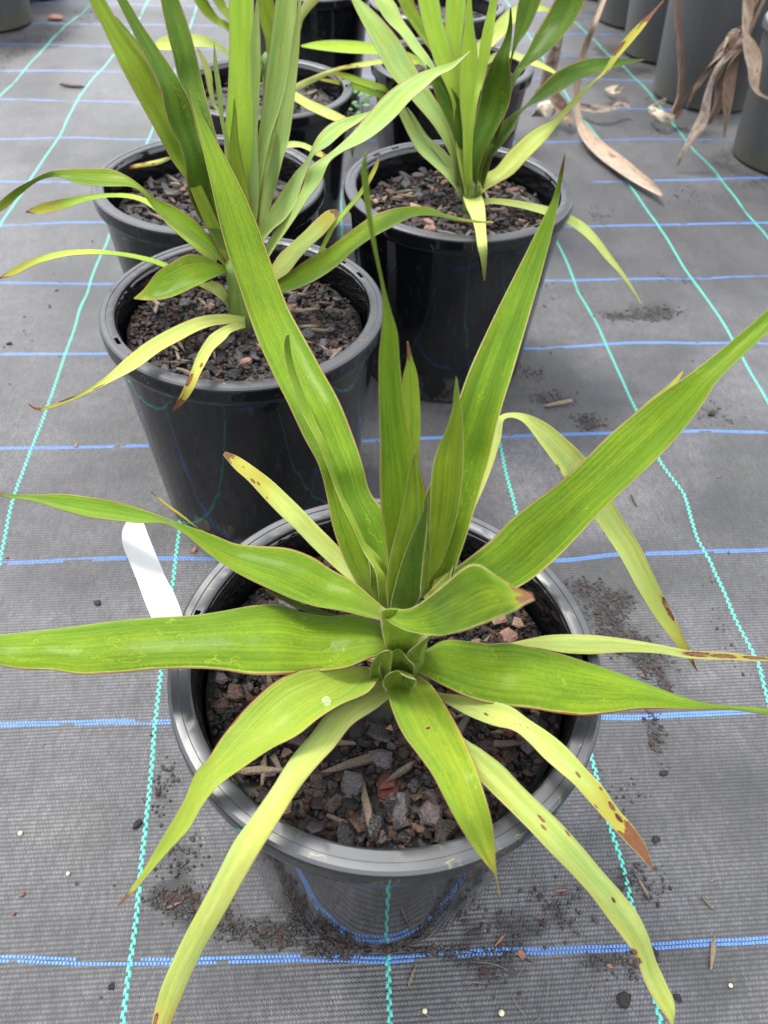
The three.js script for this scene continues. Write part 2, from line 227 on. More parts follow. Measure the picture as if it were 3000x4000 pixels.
// leaf outlines in metres: for each leaf rows of [edge x, y, z, other edge x, y, z] from base to tip
const LEAVES = {
  a01: [[-.0038,.3142,-.3149,.0159,.3145,-.3255],[-.0140,.3299,-.3229,.0129,.3349,-.3426],[-.0265,.3457,-.3379,.0101,.3452,-.3567],[-.0354,.3591,-.3558,.0029,.3557,-.3690],[-.0411,.3683,-.3761,-.0102,.3629,-.3838],[-.0475,.3838,-.3885,-.0169,.3784,-.3959],[-.0594,.3920,-.4070,-.0256,.3888,-.4161],[-.0720,.4017,-.4289,-.0367,.3994,-.4389],[-.0861,.4072,-.4556,-.0500,.4051,-.4635],[-.1011,.4157,-.4849,-.0647,.4121,-.4902],[-.1120,.4251,-.5087,-.0810,.4220,-.5175],[-.1210,.4383,-.5266,-.0913,.4345,-.5359],[-.1305,.4527,-.5446,-.1010,.4485,-.5542],[-.1380,.4693,-.5609,-.1107,.4653,-.5701],[-.1463,.4873,-.5831,-.1251,.4850,-.5905],[-.1565,.5036,-.6110,-.1440,.5034,-.6171],[-.1663,.5191,-.6380,-.1604,.5180,-.6392],[-.1715,.5306,-.6535,-.1712,.5308,-.6540]],
  a02: [[.0006,.3145,-.3173,.0077,.3101,-.3210],[-.0015,.3361,-.3204,.0065,.3304,-.3233],[-.0046,.3457,-.3286,.0022,.3430,-.3269],[-.0129,.3467,-.3427,-.0082,.3458,-.3427],[-.0204,.3558,-.3545,-.0163,.3551,-.3556],[-.0283,.3629,-.3671,-.0237,.3619,-.3676],[-.0363,.3724,-.3810,-.0310,.3684,-.3783],[-.0414,.3829,-.3885,-.0384,.3832,-.3907],[-.0480,.3939,-.3977,-.0438,.3941,-.4007],[-.0580,.4023,-.4128,-.0504,.3997,-.4122],[-.0660,.4132,-.4254,-.0582,.4094,-.4249],[-.0722,.4263,-.4358,-.0653,.4212,-.4358],[-.0745,.4413,-.4403,-.0695,.4334,-.4417],[-.0726,.4522,-.4396,-.0705,.4526,-.4409]],
  a03: [[.0091,.3476,-.3041,.0211,.3494,-.3074],[.0050,.3740,-.3100,.0227,.3775,-.3151],[.0013,.3965,-.3151,.0238,.4022,-.3218],[-.0019,.4142,-.3190,.0241,.4218,-.3272],[-.0036,.4340,-.3242,.0208,.4355,-.3303],[-.0041,.4518,-.3293,.0154,.4506,-.3335],[-.0055,.4716,-.3347,.0105,.4679,-.3374],[-.0067,.4915,-.3399,.0069,.4858,-.3415],[-.0072,.5070,-.3440,.0041,.5032,-.3456],[-.0066,.5179,-.3470,.0020,.5188,-.3493],[-.0063,.5298,-.3505,-.0022,.5312,-.3518],[-.0075,.5425,-.3539,-.0058,.5426,-.3544],[-.0111,.5561,-.3573,-.0094,.5559,-.3577],[-.0150,.5706,-.3609,-.0127,.5710,-.3615],[-.0179,.5849,-.3643,-.0150,.5857,-.3653],[-.0193,.5969,-.3674,-.0166,.5968,-.3680],[-.0176,.6039,-.3694,-.0174,.6039,-.3695]],
  a04: [[.0164,.3715,-.3279,.0285,.3712,-.3290],[.0150,.3925,-.3382,.0259,.3923,-.3393],[.0134,.4114,-.3475,.0223,.4114,-.3485],[.0118,.4280,-.3557,.0199,.4275,-.3563],[.0099,.4434,-.3631,.0197,.4414,-.3632],[.0075,.4586,-.3704,.0184,.4564,-.3706],[.0069,.4690,-.3756,.0157,.4711,-.3776],[.0089,.4800,-.3813,.0119,.4807,-.3820],[.0082,.4890,-.3858,.0090,.4892,-.3860]],
  a05: [[.0250,.3078,-.3311,.0449,.3245,-.3239],[.0242,.3453,-.3352,.0480,.3429,-.3244],[.0237,.3739,-.3392,.0509,.3660,-.3258],[.0239,.3938,-.3444,.0543,.3903,-.3292],[.0282,.4061,-.3519,.0595,.4128,-.3432],[.0331,.4197,-.3615,.0634,.4281,-.3533],[.0373,.4368,-.3681,.0653,.4454,-.3604],[.0422,.4546,-.3765,.0682,.4605,-.3693],[.0474,.4698,-.3869,.0723,.4737,-.3799],[.0555,.4856,-.4010,.0772,.4885,-.3948],[.0641,.5002,-.4155,.0823,.5029,-.4109],[.0716,.5118,-.4281,.0868,.5145,-.4250],[.0784,.5226,-.4393,.0901,.5249,-.4367],[.0853,.5355,-.4497,.0933,.5381,-.4486],[.0912,.5480,-.4576,.0947,.5507,-.4571],[.0923,.5633,-.4589,.0945,.5642,-.4580],[.0930,.5744,-.4578,.0932,.5745,-.4576]],
  a06: [[.0157,.3239,-.3099,.0223,.3298,-.3099],[.0204,.3384,-.3123,.0282,.3460,-.3124],[.0253,.3553,-.3152,.0342,.3594,-.3143],[.0276,.3738,-.3185,.0394,.3739,-.3162],[.0285,.3898,-.3213,.0427,.3936,-.3191],[.0280,.4079,-.3244,.0447,.4134,-.3220],[.0272,.4245,-.3272,.0450,.4329,-.3249],[.0270,.4393,-.3295,.0441,.4494,-.3277],[.0287,.4535,-.3314,.0429,.4612,-.3298],[.0323,.4670,-.3330,.0417,.4721,-.3320],[.0347,.4814,-.3349,.0396,.4823,-.3341],[.0345,.4939,-.3366,.0367,.4943,-.3362],[.0347,.5011,-.3375,.0350,.5011,-.3375]],
  a07: [[.0060,.3428,-.2971,.0169,.3475,-.2966],[.0039,.3679,-.2990,.0193,.3708,-.2980],[.0051,.3919,-.3007,.0199,.3940,-.2997],[.0077,.4125,-.3020,.0202,.4155,-.3013],[.0100,.4325,-.3033,.0200,.4322,-.3025],[.0117,.4526,-.3046,.0182,.4476,-.3037],[.0133,.4684,-.3056,.0159,.4663,-.3052],[.0151,.4760,-.3060,.0153,.4761,-.3060]],
  a08: [[.0071,.3442,-.2968,.0213,.3487,-.2938],[.0081,.3572,-.2977,.0255,.3625,-.2939],[.0102,.3761,-.2981,.0253,.3771,-.2946],[.0128,.3938,-.2984,.0250,.3952,-.2955],[.0157,.4095,-.2986,.0252,.4146,-.2966],[.0194,.4262,-.2987,.0250,.4284,-.2975],[.0224,.4392,-.2988,.0245,.4396,-.2983],[.0235,.4466,-.2988,.0238,.4467,-.2988]],
  a09: [[.0270,.3598,-.2999,.0305,.3640,-.3005],[.0268,.3700,-.3009,.0305,.3732,-.3015],[.0265,.3799,-.3020,.0304,.3823,-.3024],[.0262,.3894,-.3030,.0298,.3913,-.3034],[.0258,.3984,-.3039,.0288,.4004,-.3043],[.0256,.4064,-.3048,.0278,.4082,-.3051],[.0257,.4123,-.3054,.0271,.4128,-.3056],[.0262,.4155,-.3058,.0265,.4155,-.3058]],
  a09b: [[-.0063,.3097,-.3277,.0067,.3073,-.3344],[-.0065,.3206,-.3285,.0062,.3180,-.3350],[-.0067,.3309,-.3294,.0057,.3282,-.3355],[-.0073,.3391,-.3317,.0046,.3357,-.3365],[-.0088,.3440,-.3366,.0029,.3399,-.3374],[-.0103,.3452,-.3432,-.0001,.3435,-.3391],[-.0113,.3440,-.3490,-.0052,.3445,-.3448],[-.0123,.3433,-.3537,-.0109,.3434,-.3528]],
  a10: [[.0291,.3439,-.3083,.0366,.3437,-.2940],[.0416,.3480,-.3225,.0546,.3478,-.2977],[.0559,.3503,-.3354,.0757,.3508,-.3056],[.0740,.3582,-.3493,.0955,.3587,-.3139],[.0853,.3692,-.3575,.1103,.3720,-.3210],[.0978,.3807,-.3631,.1234,.3853,-.3300],[.1153,.3959,-.3700,.1378,.4002,-.3412],[.1324,.4127,-.3794,.1527,.4154,-.3503],[.1449,.4262,-.3869,.1666,.4301,-.3581],[.1594,.4400,-.3933,.1791,.4440,-.3672],[.1711,.4528,-.3965,.1899,.4597,-.3767],[.1841,.4661,-.3984,.1982,.4716,-.3867],[.2003,.4794,-.4055,.2102,.4822,-.3958],[.2148,.4922,-.4131,.2208,.4921,-.4026],[.2295,.5055,-.4206,.2304,.5017,-.4092],[.2450,.5167,-.4241,.2454,.5166,-.4232]],
  a10b: [[.0475,.2997,-.3471,.0558,.3003,-.3388],[.0762,.3121,-.3770,.0873,.3123,-.3627],[.1037,.3325,-.3986,.1159,.3323,-.3811],[.1275,.3580,-.4082,.1375,.3585,-.3951],[.1510,.3840,-.4185,.1587,.3848,-.4093],[.1763,.4092,-.4346,.1824,.4095,-.4267],[.1950,.4222,-.4463,.1982,.4223,-.4421],[.2058,.4300,-.4547,.2065,.4300,-.4536]],
  a11: [[.0004,.3628,-.2842,.0018,.3671,-.2742],[.0089,.3701,-.2777,.0129,.3768,-.2598],[.0189,.3863,-.2677,.0231,.3863,-.2501],[.0269,.4082,-.2593,.0337,.3996,-.2403],[.0343,.4420,-.2444,.0410,.4286,-.2233],[.0398,.4644,-.2356,.0480,.4512,-.2121],[.0449,.4733,-.2308,.0543,.4705,-.2034],[.0519,.4771,-.2223,.0580,.4850,-.1965],[.0591,.4837,-.2105,.0611,.4900,-.1966],[.0653,.4890,-.2030,.0653,.4910,-.1985]],
  a12: [[.0100,.3312,-.3013,.0071,.3313,-.2954],[-.0032,.3345,-.3113,-.0076,.3343,-.2967],[-.0179,.3374,-.3229,-.0257,.3373,-.2987],[-.0336,.3365,-.3332,-.0419,.3364,-.3016],[-.0482,.3387,-.3420,-.0568,.3383,-.3050],[-.0657,.3385,-.3487,-.0742,.3390,-.3123],[-.0836,.3354,-.3519,-.0920,.3358,-.3232],[-.1029,.3330,-.3548,-.1067,.3329,-.3338],[-.1206,.3371,-.3587,-.1219,.3359,-.3430],[-.1369,.3416,-.3613,-.1373,.3411,-.3531],[-.1533,.3429,-.3663,-.1535,.3430,-.3612],[-.1698,.3381,-.3767,-.1716,.3387,-.3649],[-.1952,.3313,-.3903,-.1882,.3353,-.3685],[-.2250,.3215,-.4038,-.2161,.3265,-.3784],[-.2523,.3143,-.4125,-.2444,.3181,-.3920],[-.2760,.3070,-.4169,-.2748,.3074,-.4092],[-.3064,.2949,-.4273,-.3053,.2952,-.4234],[-.3282,.2895,-.4349,-.3277,.2897,-.4337]],
  a12b: [[-.0324,.3144,-.3265,-.0423,.3126,-.3272],[-.0568,.3085,-.3393,-.0639,.3075,-.3409],[-.0830,.3055,-.3536,-.0880,.3055,-.3557],[-.1120,.3075,-.3699,-.1162,.3079,-.3724],[-.1371,.3109,-.3845,-.1409,.3117,-.3865],[-.1517,.3158,-.3940,-.1549,.3166,-.3935],[-.1672,.3204,-.4029,-.1688,.3207,-.4016],[-.1791,.3261,-.4087,-.1787,.3259,-.4084]],
  a12c: [[-.0050,.3158,-.2998,-.0053,.3153,-.3059],[-.0171,.3131,-.3043,-.0163,.3129,-.3098],[-.0288,.3108,-.3086,-.0277,.3107,-.3139],[-.0388,.3093,-.3122,-.0406,.3090,-.3187],[-.0492,.3085,-.3162,-.0517,.3086,-.3225],[-.0610,.3095,-.3208,-.0591,.3095,-.3249],[-.0711,.3116,-.3250,-.0683,.3112,-.3277],[-.0801,.3139,-.3293,-.0787,.3137,-.3304]],
  a13: [[.0079,.3086,-.2999,.0175,.3016,-.2865],[-.0014,.3157,-.3059,.0008,.3156,-.2790],[-.0153,.3144,-.3126,-.0172,.3137,-.2708],[-.0356,.3110,-.3124,-.0299,.3111,-.2689],[-.0520,.3122,-.3136,-.0464,.3119,-.2656],[-.0697,.3160,-.3163,-.0623,.3157,-.2611],[-.0874,.3154,-.3146,-.0789,.3155,-.2603],[-.1083,.3151,-.3087,-.0998,.3153,-.2627],[-.1291,.3135,-.3048,-.1204,.3139,-.2634],[-.1542,.3116,-.3029,-.1415,.3127,-.2621],[-.1797,.3077,-.3013,-.1662,.3092,-.2602],[-.2026,.3049,-.2982,-.1908,.3055,-.2599],[-.2219,.3054,-.2934,-.2111,.3056,-.2616],[-.2428,.3044,-.2899,-.2326,.3043,-.2619],[-.2584,.3061,-.2853,-.2504,.3055,-.2640],[-.2767,.3083,-.2780,-.2727,.3081,-.2682],[-.2941,.3089,-.2721,-.2938,.3088,-.2714]],
  a14: [[-.0068,.3006,-.2801,.0123,.2934,-.2821],[-.0332,.3121,-.2714,.0039,.2995,-.2731],[-.0514,.3187,-.2624,-.0046,.3085,-.2556],[-.0645,.3200,-.2523,-.0198,.3167,-.2422],[-.0758,.3166,-.2409,-.0327,.3195,-.2304],[-.0846,.3118,-.2310,-.0454,.3175,-.2188],[-.0931,.3060,-.2198,-.0598,.3137,-.2117],[-.0999,.2992,-.2094,-.0757,.3062,-.2026],[-.1071,.2928,-.2029,-.0903,.2973,-.1944],[-.1127,.2827,-.1905,-.0995,.2882,-.1857],[-.1211,.2700,-.1794,-.1072,.2768,-.1755],[-.1296,.2584,-.1678,-.1187,.2646,-.1672],[-.1362,.2499,-.1580,-.1306,.2526,-.1572],[-.1434,.2423,-.1500,-.1405,.2430,-.1483],[-.1504,.2349,-.1422,-.1497,.2351,-.1419]],
  a15: [[.0033,.2747,-.2837,.0133,.2753,-.2748],[-.0116,.2821,-.2681,.0020,.2819,-.2595],[-.0291,.2919,-.2493,-.0132,.2908,-.2420],[-.0389,.2987,-.2295,-.0232,.2980,-.2221],[-.0485,.3025,-.2123,-.0316,.3014,-.2090],[-.0575,.3044,-.1914,-.0411,.3044,-.1927],[-.0670,.3005,-.1757,-.0506,.3032,-.1739],[-.0768,.2900,-.1645,-.0603,.2940,-.1590],[-.0861,.2725,-.1524,-.0699,.2782,-.1470],[-.0963,.2513,-.1414,-.0808,.2569,-.1352],[-.1088,.2231,-.1299,-.0930,.2309,-.1245],[-.1195,.1958,-.1193,-.1030,.2059,-.1150],[-.1275,.1737,-.1091,-.1111,.1836,-.1051],[-.1334,.1505,-.0956,-.1193,.1609,-.0937],[-.1369,.1273,-.0806,-.1267,.1356,-.0799],[-.1362,.1097,-.0670,-.1355,.1103,-.0669]],
  a16: [[.0110,.2826,-.2869,.0285,.2874,-.2850],[.0093,.2946,-.2637,.0377,.2969,-.2712],[.0130,.3080,-.2417,.0443,.3088,-.2528],[.0188,.3200,-.2220,.0500,.3212,-.2324],[.0258,.3294,-.2070,.0548,.3317,-.2132],[.0343,.3362,-.1913,.0591,.3371,-.1968],[.0401,.3375,-.1795,.0631,.3366,-.1831],[.0470,.3333,-.1685,.0672,.3302,-.1722],[.0559,.3219,-.1601,.0708,.3185,-.1632],[.0660,.3086,-.1540,.0726,.3069,-.1555],[.0727,.2989,-.1508,.0741,.2984,-.1510],[.0769,.2850,-.1440,.0775,.2850,-.1443]],
  a17: [[.0220,.2854,-.2990,.0158,.2830,-.2888],[.0332,.2909,-.3012,.0295,.2905,-.2832],[.0477,.2943,-.3088,.0468,.2944,-.2718],[.0649,.2919,-.3109,.0660,.2913,-.2650],[.0795,.2908,-.3105,.0854,.2922,-.2609],[.0921,.2942,-.3096,.1045,.2964,-.2575],[.1096,.2951,-.3062,.1214,.2952,-.2559],[.1282,.2949,-.3026,.1374,.2961,-.2546],[.1460,.2967,-.2955,.1552,.2986,-.2562],[.1640,.3000,-.2867,.1745,.3007,-.2592],[.1831,.2998,-.2790,.1929,.2990,-.2613],[.2028,.2982,-.2728,.2081,.2980,-.2625],[.2203,.2982,-.2679,.2228,.2985,-.2628],[.2371,.3012,-.2648,.2374,.3013,-.2615],[.2532,.3033,-.2632,.2521,.3033,-.2588],[.2671,.3041,-.2607,.2660,.3040,-.2573],[.2782,.3046,-.2576,.2783,.3046,-.2572]],
  a18: [[.0371,.2579,-.3155,.0389,.2581,-.3095],[.0625,.2602,-.3232,.0656,.2605,-.3150],[.0880,.2650,-.3255,.0913,.2657,-.3210],[.1127,.2721,-.3293,.1122,.2718,-.3221],[.1313,.2776,-.3304,.1345,.2780,-.3147],[.1572,.2819,-.3288,.1550,.2816,-.3124],[.1820,.2814,-.3273,.1798,.2817,-.3155],[.2083,.2767,-.3274,.2064,.2772,-.3191],[.2336,.2705,-.3276,.2316,.2711,-.3202],[.2619,.2641,-.3323,.2616,.2643,-.3251],[.2887,.2574,-.3348,.2870,.2580,-.3298],[.3179,.2499,-.3381,.3172,.2501,-.3362]],
  a19: [[.0352,.3248,-.3271,.0437,.3359,-.3153],[.0428,.3517,-.3428,.0498,.3609,-.3315],[.0526,.3702,-.3655,.0594,.3761,-.3560],[.0634,.3866,-.3890,.0699,.3928,-.3785],[.0708,.4029,-.4063,.0759,.4082,-.3957],[.0759,.4148,-.4130,.0788,.4154,-.4089],[.0920,.4122,-.4203,.0916,.4114,-.4123],[.1108,.3996,-.4273,.1068,.3929,-.4126],[.1299,.3827,-.4302,.1224,.3726,-.4124],[.1495,.3642,-.4288,.1394,.3511,-.4093],[.1683,.3424,-.4200,.1546,.3323,-.4081],[.1850,.3206,-.4109,.1696,.3142,-.4042],[.2006,.3023,-.4037,.1876,.2932,-.3954],[.2162,.2792,-.3948,.2050,.2691,-.3866],[.2336,.2529,-.3857,.2237,.2451,-.3781],[.2476,.2331,-.3775,.2407,.2271,-.3700],[.2636,.2093,-.3673,.2587,.2071,-.3664],[.2750,.1887,-.3628,.2746,.1884,-.3625]],
  a20: [[.0269,.2592,-.2963,.0284,.2647,-.2819],[.0449,.2726,-.2802,.0467,.2767,-.2703],[.0582,.2810,-.2738,.0625,.2885,-.2547],[.0729,.2890,-.2671,.0773,.2957,-.2446],[.0893,.2963,-.2588,.0906,.2994,-.2395],[.1007,.2998,-.2476,.0997,.3002,-.2310],[.1127,.2996,-.2392,.1079,.2986,-.2226],[.1237,.2965,-.2314,.1178,.2950,-.2156],[.1356,.2906,-.2210,.1268,.2908,-.2101],[.1472,.2827,-.2129,.1381,.2831,-.2018],[.1576,.2735,-.2034,.1493,.2743,-.1943],[.1674,.2659,-.1962,.1611,.2655,-.1866],[.1765,.2576,-.1872,.1715,.2576,-.1805],[.1816,.2497,-.1757,.1802,.2503,-.1752]],
  a21: [[.0396,.2687,-.2803,.0347,.2693,-.2723],[.0506,.2771,-.2583,.0469,.2788,-.2476],[.0603,.2840,-.2405,.0583,.2859,-.2287],[.0704,.2878,-.2315,.0666,.2900,-.2121],[.0833,.2911,-.2192,.0738,.2916,-.2028],[.0939,.2923,-.2063,.0853,.2923,-.1908],[.1053,.2915,-.1953,.0972,.2902,-.1797],[.1180,.2853,-.1864,.1095,.2824,-.1709],[.1320,.2725,-.1783,.1232,.2695,-.1644],[.1471,.2552,-.1711,.1382,.2523,-.1581],[.1633,.2349,-.1656,.1538,.2306,-.1509],[.1781,.2146,-.1598,.1668,.2120,-.1454],[.1895,.1943,-.1527,.1803,.1906,-.1400],[.1990,.1729,-.1435,.1889,.1718,-.1316],[.2083,.1583,-.1337,.1991,.1573,-.1223],[.2148,.1486,-.1236,.2091,.1466,-.1146],[.2132,.1399,-.1114,.2128,.1401,-.1111]],
  a22: [[.0036,.2852,-.3509,-.0012,.2848,-.3422],[-.0131,.2920,-.3659,-.0167,.2907,-.3546],[-.0270,.2996,-.3780,-.0314,.2973,-.3634],[-.0384,.3073,-.3859,-.0431,.3042,-.3700],[-.0489,.3139,-.3925,-.0542,.3112,-.3767],[-.0616,.3221,-.4012,-.0665,.3194,-.3851],[-.0752,.3289,-.4109,-.0786,.3259,-.3928],[-.0872,.3333,-.4200,-.0915,.3316,-.4035],[-.1002,.3365,-.4290,-.1045,.3358,-.4159],[-.1153,.3388,-.4388,-.1170,.3380,-.4268],[-.1265,.3401,-.4427,-.1277,.3399,-.4395]],
  b01: [[-.1912,.3223,-.7700,-.1735,.3167,-.7823],[-.2021,.3435,-.7808,-.1824,.3367,-.7914],[-.2176,.3593,-.7931,-.1938,.3503,-.8060],[-.2252,.3800,-.7971,-.2012,.3697,-.8173],[-.2245,.4069,-.7996,-.2043,.3958,-.8170],[-.2285,.4260,-.8060,-.2106,.4211,-.8208],[-.2363,.4402,-.8102,-.2158,.4383,-.8296],[-.2409,.4582,-.8130,-.2192,.4584,-.8348],[-.2447,.4761,-.8219,-.2281,.4762,-.8385],[-.2545,.4900,-.8340,-.2413,.4912,-.8493],[-.2679,.5063,-.8502,-.2562,.5060,-.8614],[-.2796,.5214,-.8646,-.2692,.5193,-.8717],[-.2886,.5339,-.8747,-.2798,.5324,-.8812],[-.2971,.5456,-.8864,-.2926,.5456,-.8908],[-.3032,.5573,-.8965,-.3028,.5573,-.8968]],
  b02: [[-.1830,.3101,-.7679,-.1734,.3063,-.7756],[-.1933,.3297,-.7750,-.1815,.3256,-.7840],[-.2073,.3479,-.7858,-.1947,.3438,-.7960],[-.2190,.3742,-.7957,-.2086,.3735,-.8076],[-.2276,.3922,-.8038,-.2194,.3939,-.8158],[-.2423,.4095,-.8126,-.2289,.4085,-.8273],[-.2554,.4329,-.8206,-.2371,.4283,-.8372],[-.2675,.4517,-.8298,-.2485,.4478,-.8479],[-.2787,.4711,-.8368,-.2564,.4654,-.8571],[-.2891,.4884,-.8454,-.2665,.4836,-.8656],[-.2994,.5035,-.8588,-.2820,.4999,-.8738],[-.3088,.5181,-.8694,-.2947,.5148,-.8815],[-.3170,.5309,-.8768,-.3046,.5291,-.8893],[-.3235,.5451,-.8858,-.3152,.5444,-.8946],[-.3297,.5576,-.8985,-.3293,.5576,-.8988]],
  b03: [[-.1780,.3117,-.7606,-.1688,.3098,-.7650],[-.1781,.3389,-.7593,-.1676,.3369,-.7640],[-.1823,.3654,-.7639,-.1682,.3642,-.7697],[-.1938,.3876,-.7854,-.1783,.3893,-.7946],[-.2054,.4120,-.8101,-.1886,.4113,-.8170],[-.2166,.4340,-.8347,-.1977,.4289,-.8360],[-.2285,.4519,-.8576,-.2066,.4458,-.8576],[-.2404,.4666,-.8781,-.2176,.4644,-.8862],[-.2456,.4855,-.8889,-.2237,.4862,-.8997],[-.2530,.5036,-.9057,-.2326,.5058,-.9178],[-.2600,.5224,-.9253,-.2419,.5218,-.9331],[-.2641,.5410,-.9398,-.2505,.5403,-.9458],[-.2601,.5609,-.9477,-.2593,.5608,-.9481]],
  b04: [[-.1796,.2997,-.7717,-.1668,.3014,-.7701],[-.1783,.3376,-.7788,-.1604,.3398,-.7764],[-.1798,.3756,-.7860,-.1556,.3784,-.7827],[-.1810,.4101,-.7925,-.1520,.4133,-.7885],[-.1808,.4390,-.7978,-.1495,.4422,-.7935],[-.1759,.4661,-.8022,-.1484,.4689,-.7984],[-.1715,.4973,-.8074,-.1482,.4954,-.8034],[-.1689,.5238,-.8121,-.1463,.5220,-.8082],[-.1673,.5503,-.8168,-.1435,.5518,-.8133],[-.1632,.5734,-.8204,-.1450,.5748,-.8178],[-.1547,.5956,-.8230,-.1539,.5957,-.8229]],
  b05: [[-.1779,.3057,-.7713,-.1738,.3058,-.7715],[-.1748,.3536,-.7763,-.1709,.3537,-.7765],[-.1747,.3989,-.7811,-.1705,.3989,-.7813],[-.1772,.4366,-.7851,-.1728,.4371,-.7853],[-.1803,.4605,-.7876,-.1764,.4601,-.7877],[-.1814,.4882,-.7905,-.1760,.4836,-.7902],[-.1817,.5102,-.7928,-.1779,.5073,-.7927],[-.1796,.5260,-.7945,-.1792,.5260,-.7946]],
  b06: [[-.1761,.2997,-.7722,-.1677,.3016,-.7696],[-.1689,.3387,-.7782,-.1570,.3412,-.7746],[-.1621,.3757,-.7837,-.1487,.3784,-.7795],[-.1552,.4115,-.7880,-.1464,.4129,-.7852],[-.1502,.4438,-.7919,-.1452,.4462,-.7905],[-.1485,.4727,-.7962,-.1416,.4781,-.7947],[-.1486,.5005,-.8007,-.1385,.5051,-.7979],[-.1477,.5237,-.8040,-.1376,.5248,-.8006],[-.1432,.5436,-.8060,-.1375,.5443,-.8042],[-.1390,.5599,-.8074,-.1386,.5599,-.8073]],
  b07: [[-.1778,.2993,-.7727,-.1676,.3019,-.7692],[-.1721,.3364,-.7815,-.1575,.3399,-.7763],[-.1661,.3726,-.7895,-.1503,.3758,-.7837],[-.1583,.4044,-.7960,-.1430,.4089,-.7910],[-.1511,.4266,-.8004,-.1341,.4413,-.7982],[-.1458,.4482,-.8059,-.1236,.4674,-.8029],[-.1408,.4750,-.8126,-.1162,.4890,-.8064],[-.1363,.5007,-.8183,-.1120,.5108,-.8109],[-.1316,.5237,-.8231,-.1082,.5315,-.8154],[-.1267,.5479,-.8281,-.1051,.5478,-.8189],[-.1222,.5673,-.8313,-.1049,.5694,-.8244],[-.1155,.5889,-.8324,-.1146,.5890,-.8320]],
  b08: [[-.1717,.2996,-.7931,-.1604,.3046,-.7903],[-.1643,.3280,-.8073,-.1532,.3308,-.8033],[-.1584,.3492,-.8203,-.1454,.3533,-.8163],[-.1526,.3743,-.8347,-.1363,.3799,-.8299],[-.1466,.3934,-.8451,-.1297,.4028,-.8432],[-.1403,.4136,-.8583,-.1233,.4210,-.8539],[-.1358,.4350,-.8668,-.1190,.4432,-.8619],[-.1299,.4570,-.8745,-.1164,.4630,-.8703],[-.1232,.4830,-.8834,-.1137,.4842,-.8789],[-.1181,.5109,-.8903,-.1114,.5078,-.8858],[-.1137,.5332,-.8944,-.1099,.5350,-.8929],[-.1104,.5546,-.8994,-.1077,.5552,-.8982],[-.1077,.5725,-.9019,-.1072,.5725,-.9017]],
  b09: [[-.1716,.2932,-.8045,-.1596,.3018,-.8007],[-.1745,.3316,-.8079,-.1552,.3371,-.8015],[-.1753,.3644,-.8140,-.1505,.3682,-.8062],[-.1721,.3866,-.8231,-.1457,.3928,-.8190],[-.1638,.3964,-.8338,-.1414,.4082,-.8424],[-.1553,.4106,-.8496,-.1379,.4224,-.8597],[-.1448,.4241,-.8657,-.1364,.4342,-.8765],[-.1365,.4401,-.8833,-.1356,.4409,-.8839]],
  b10: [[-.1776,.3107,-.7724,-.1659,.3123,-.7708],[-.1771,.3470,-.7754,-.1601,.3494,-.7730],[-.1765,.3796,-.7779,-.1563,.3819,-.7750],[-.1757,.4057,-.7796,-.1575,.4058,-.7768],[-.1744,.4261,-.7807,-.1604,.4263,-.7786],[-.1714,.4452,-.7816,-.1624,.4473,-.7804],[-.1669,.4657,-.7827,-.1624,.4694,-.7823],[-.1640,.4821,-.7836,-.1630,.4826,-.7835]],
  b11: [[-.1835,.3168,-.7809,-.1811,.3102,-.7630],[-.1956,.3301,-.7848,-.1940,.3246,-.7645],[-.2108,.3431,-.7903,-.2086,.3374,-.7654],[-.2258,.3546,-.7977,-.2254,.3500,-.7649],[-.2460,.3657,-.8007,-.2424,.3600,-.7697],[-.2608,.3742,-.7965,-.2595,.3706,-.7805],[-.2705,.3844,-.7948,-.2706,.3831,-.7865],[-.2851,.3921,-.8013,-.2812,.3902,-.7855],[-.3066,.3964,-.8107,-.3008,.3898,-.7849],[-.3288,.3950,-.8139,-.3233,.3867,-.7912],[-.3562,.3917,-.8166,-.3473,.3852,-.7993],[-.3766,.3888,-.8141,-.3690,.3853,-.8107],[-.3988,.3781,-.8174,-.3944,.3758,-.8176],[-.4260,.3627,-.8228,-.4202,.3575,-.8234],[-.4489,.3458,-.8291,-.4456,.3378,-.8273],[-.4732,.3260,-.8337,-.4713,.3235,-.8334]],
  b12: [[-.2008,.3122,-.7877,-.2015,.3099,-.7764],[-.2281,.3286,-.8004,-.2287,.3262,-.7891],[-.2522,.3439,-.8116,-.2528,.3412,-.8004],[-.2703,.3578,-.8196,-.2699,.3558,-.8088],[-.2955,.3617,-.8295,-.2937,.3597,-.8217],[-.3301,.3549,-.8438,-.3284,.3519,-.8397],[-.3661,.3428,-.8602,-.3631,.3377,-.8562],[-.4028,.3286,-.8775,-.3974,.3200,-.8721],[-.4378,.3125,-.8945,-.4337,.3036,-.8883],[-.4618,.2979,-.9039,-.4613,.2966,-.9030]],
  b13: [[-.1928,.2730,-.7763,-.1923,.2724,-.7675],[-.2267,.2919,-.7786,-.2260,.2911,-.7699],[-.2525,.3058,-.7809,-.2526,.3055,-.7713],[-.2764,.3131,-.7825,-.2755,.3127,-.7729],[-.3052,.3166,-.7838,-.3032,.3162,-.7756],[-.3378,.3169,-.7864,-.3355,.3157,-.7775],[-.3724,.3124,-.7887,-.3705,.3097,-.7801],[-.4078,.3013,-.7904,-.4052,.2969,-.7833],[-.4394,.2852,-.7918,-.4360,.2804,-.7862],[-.4616,.2709,-.7910,-.4606,.2702,-.7903]],
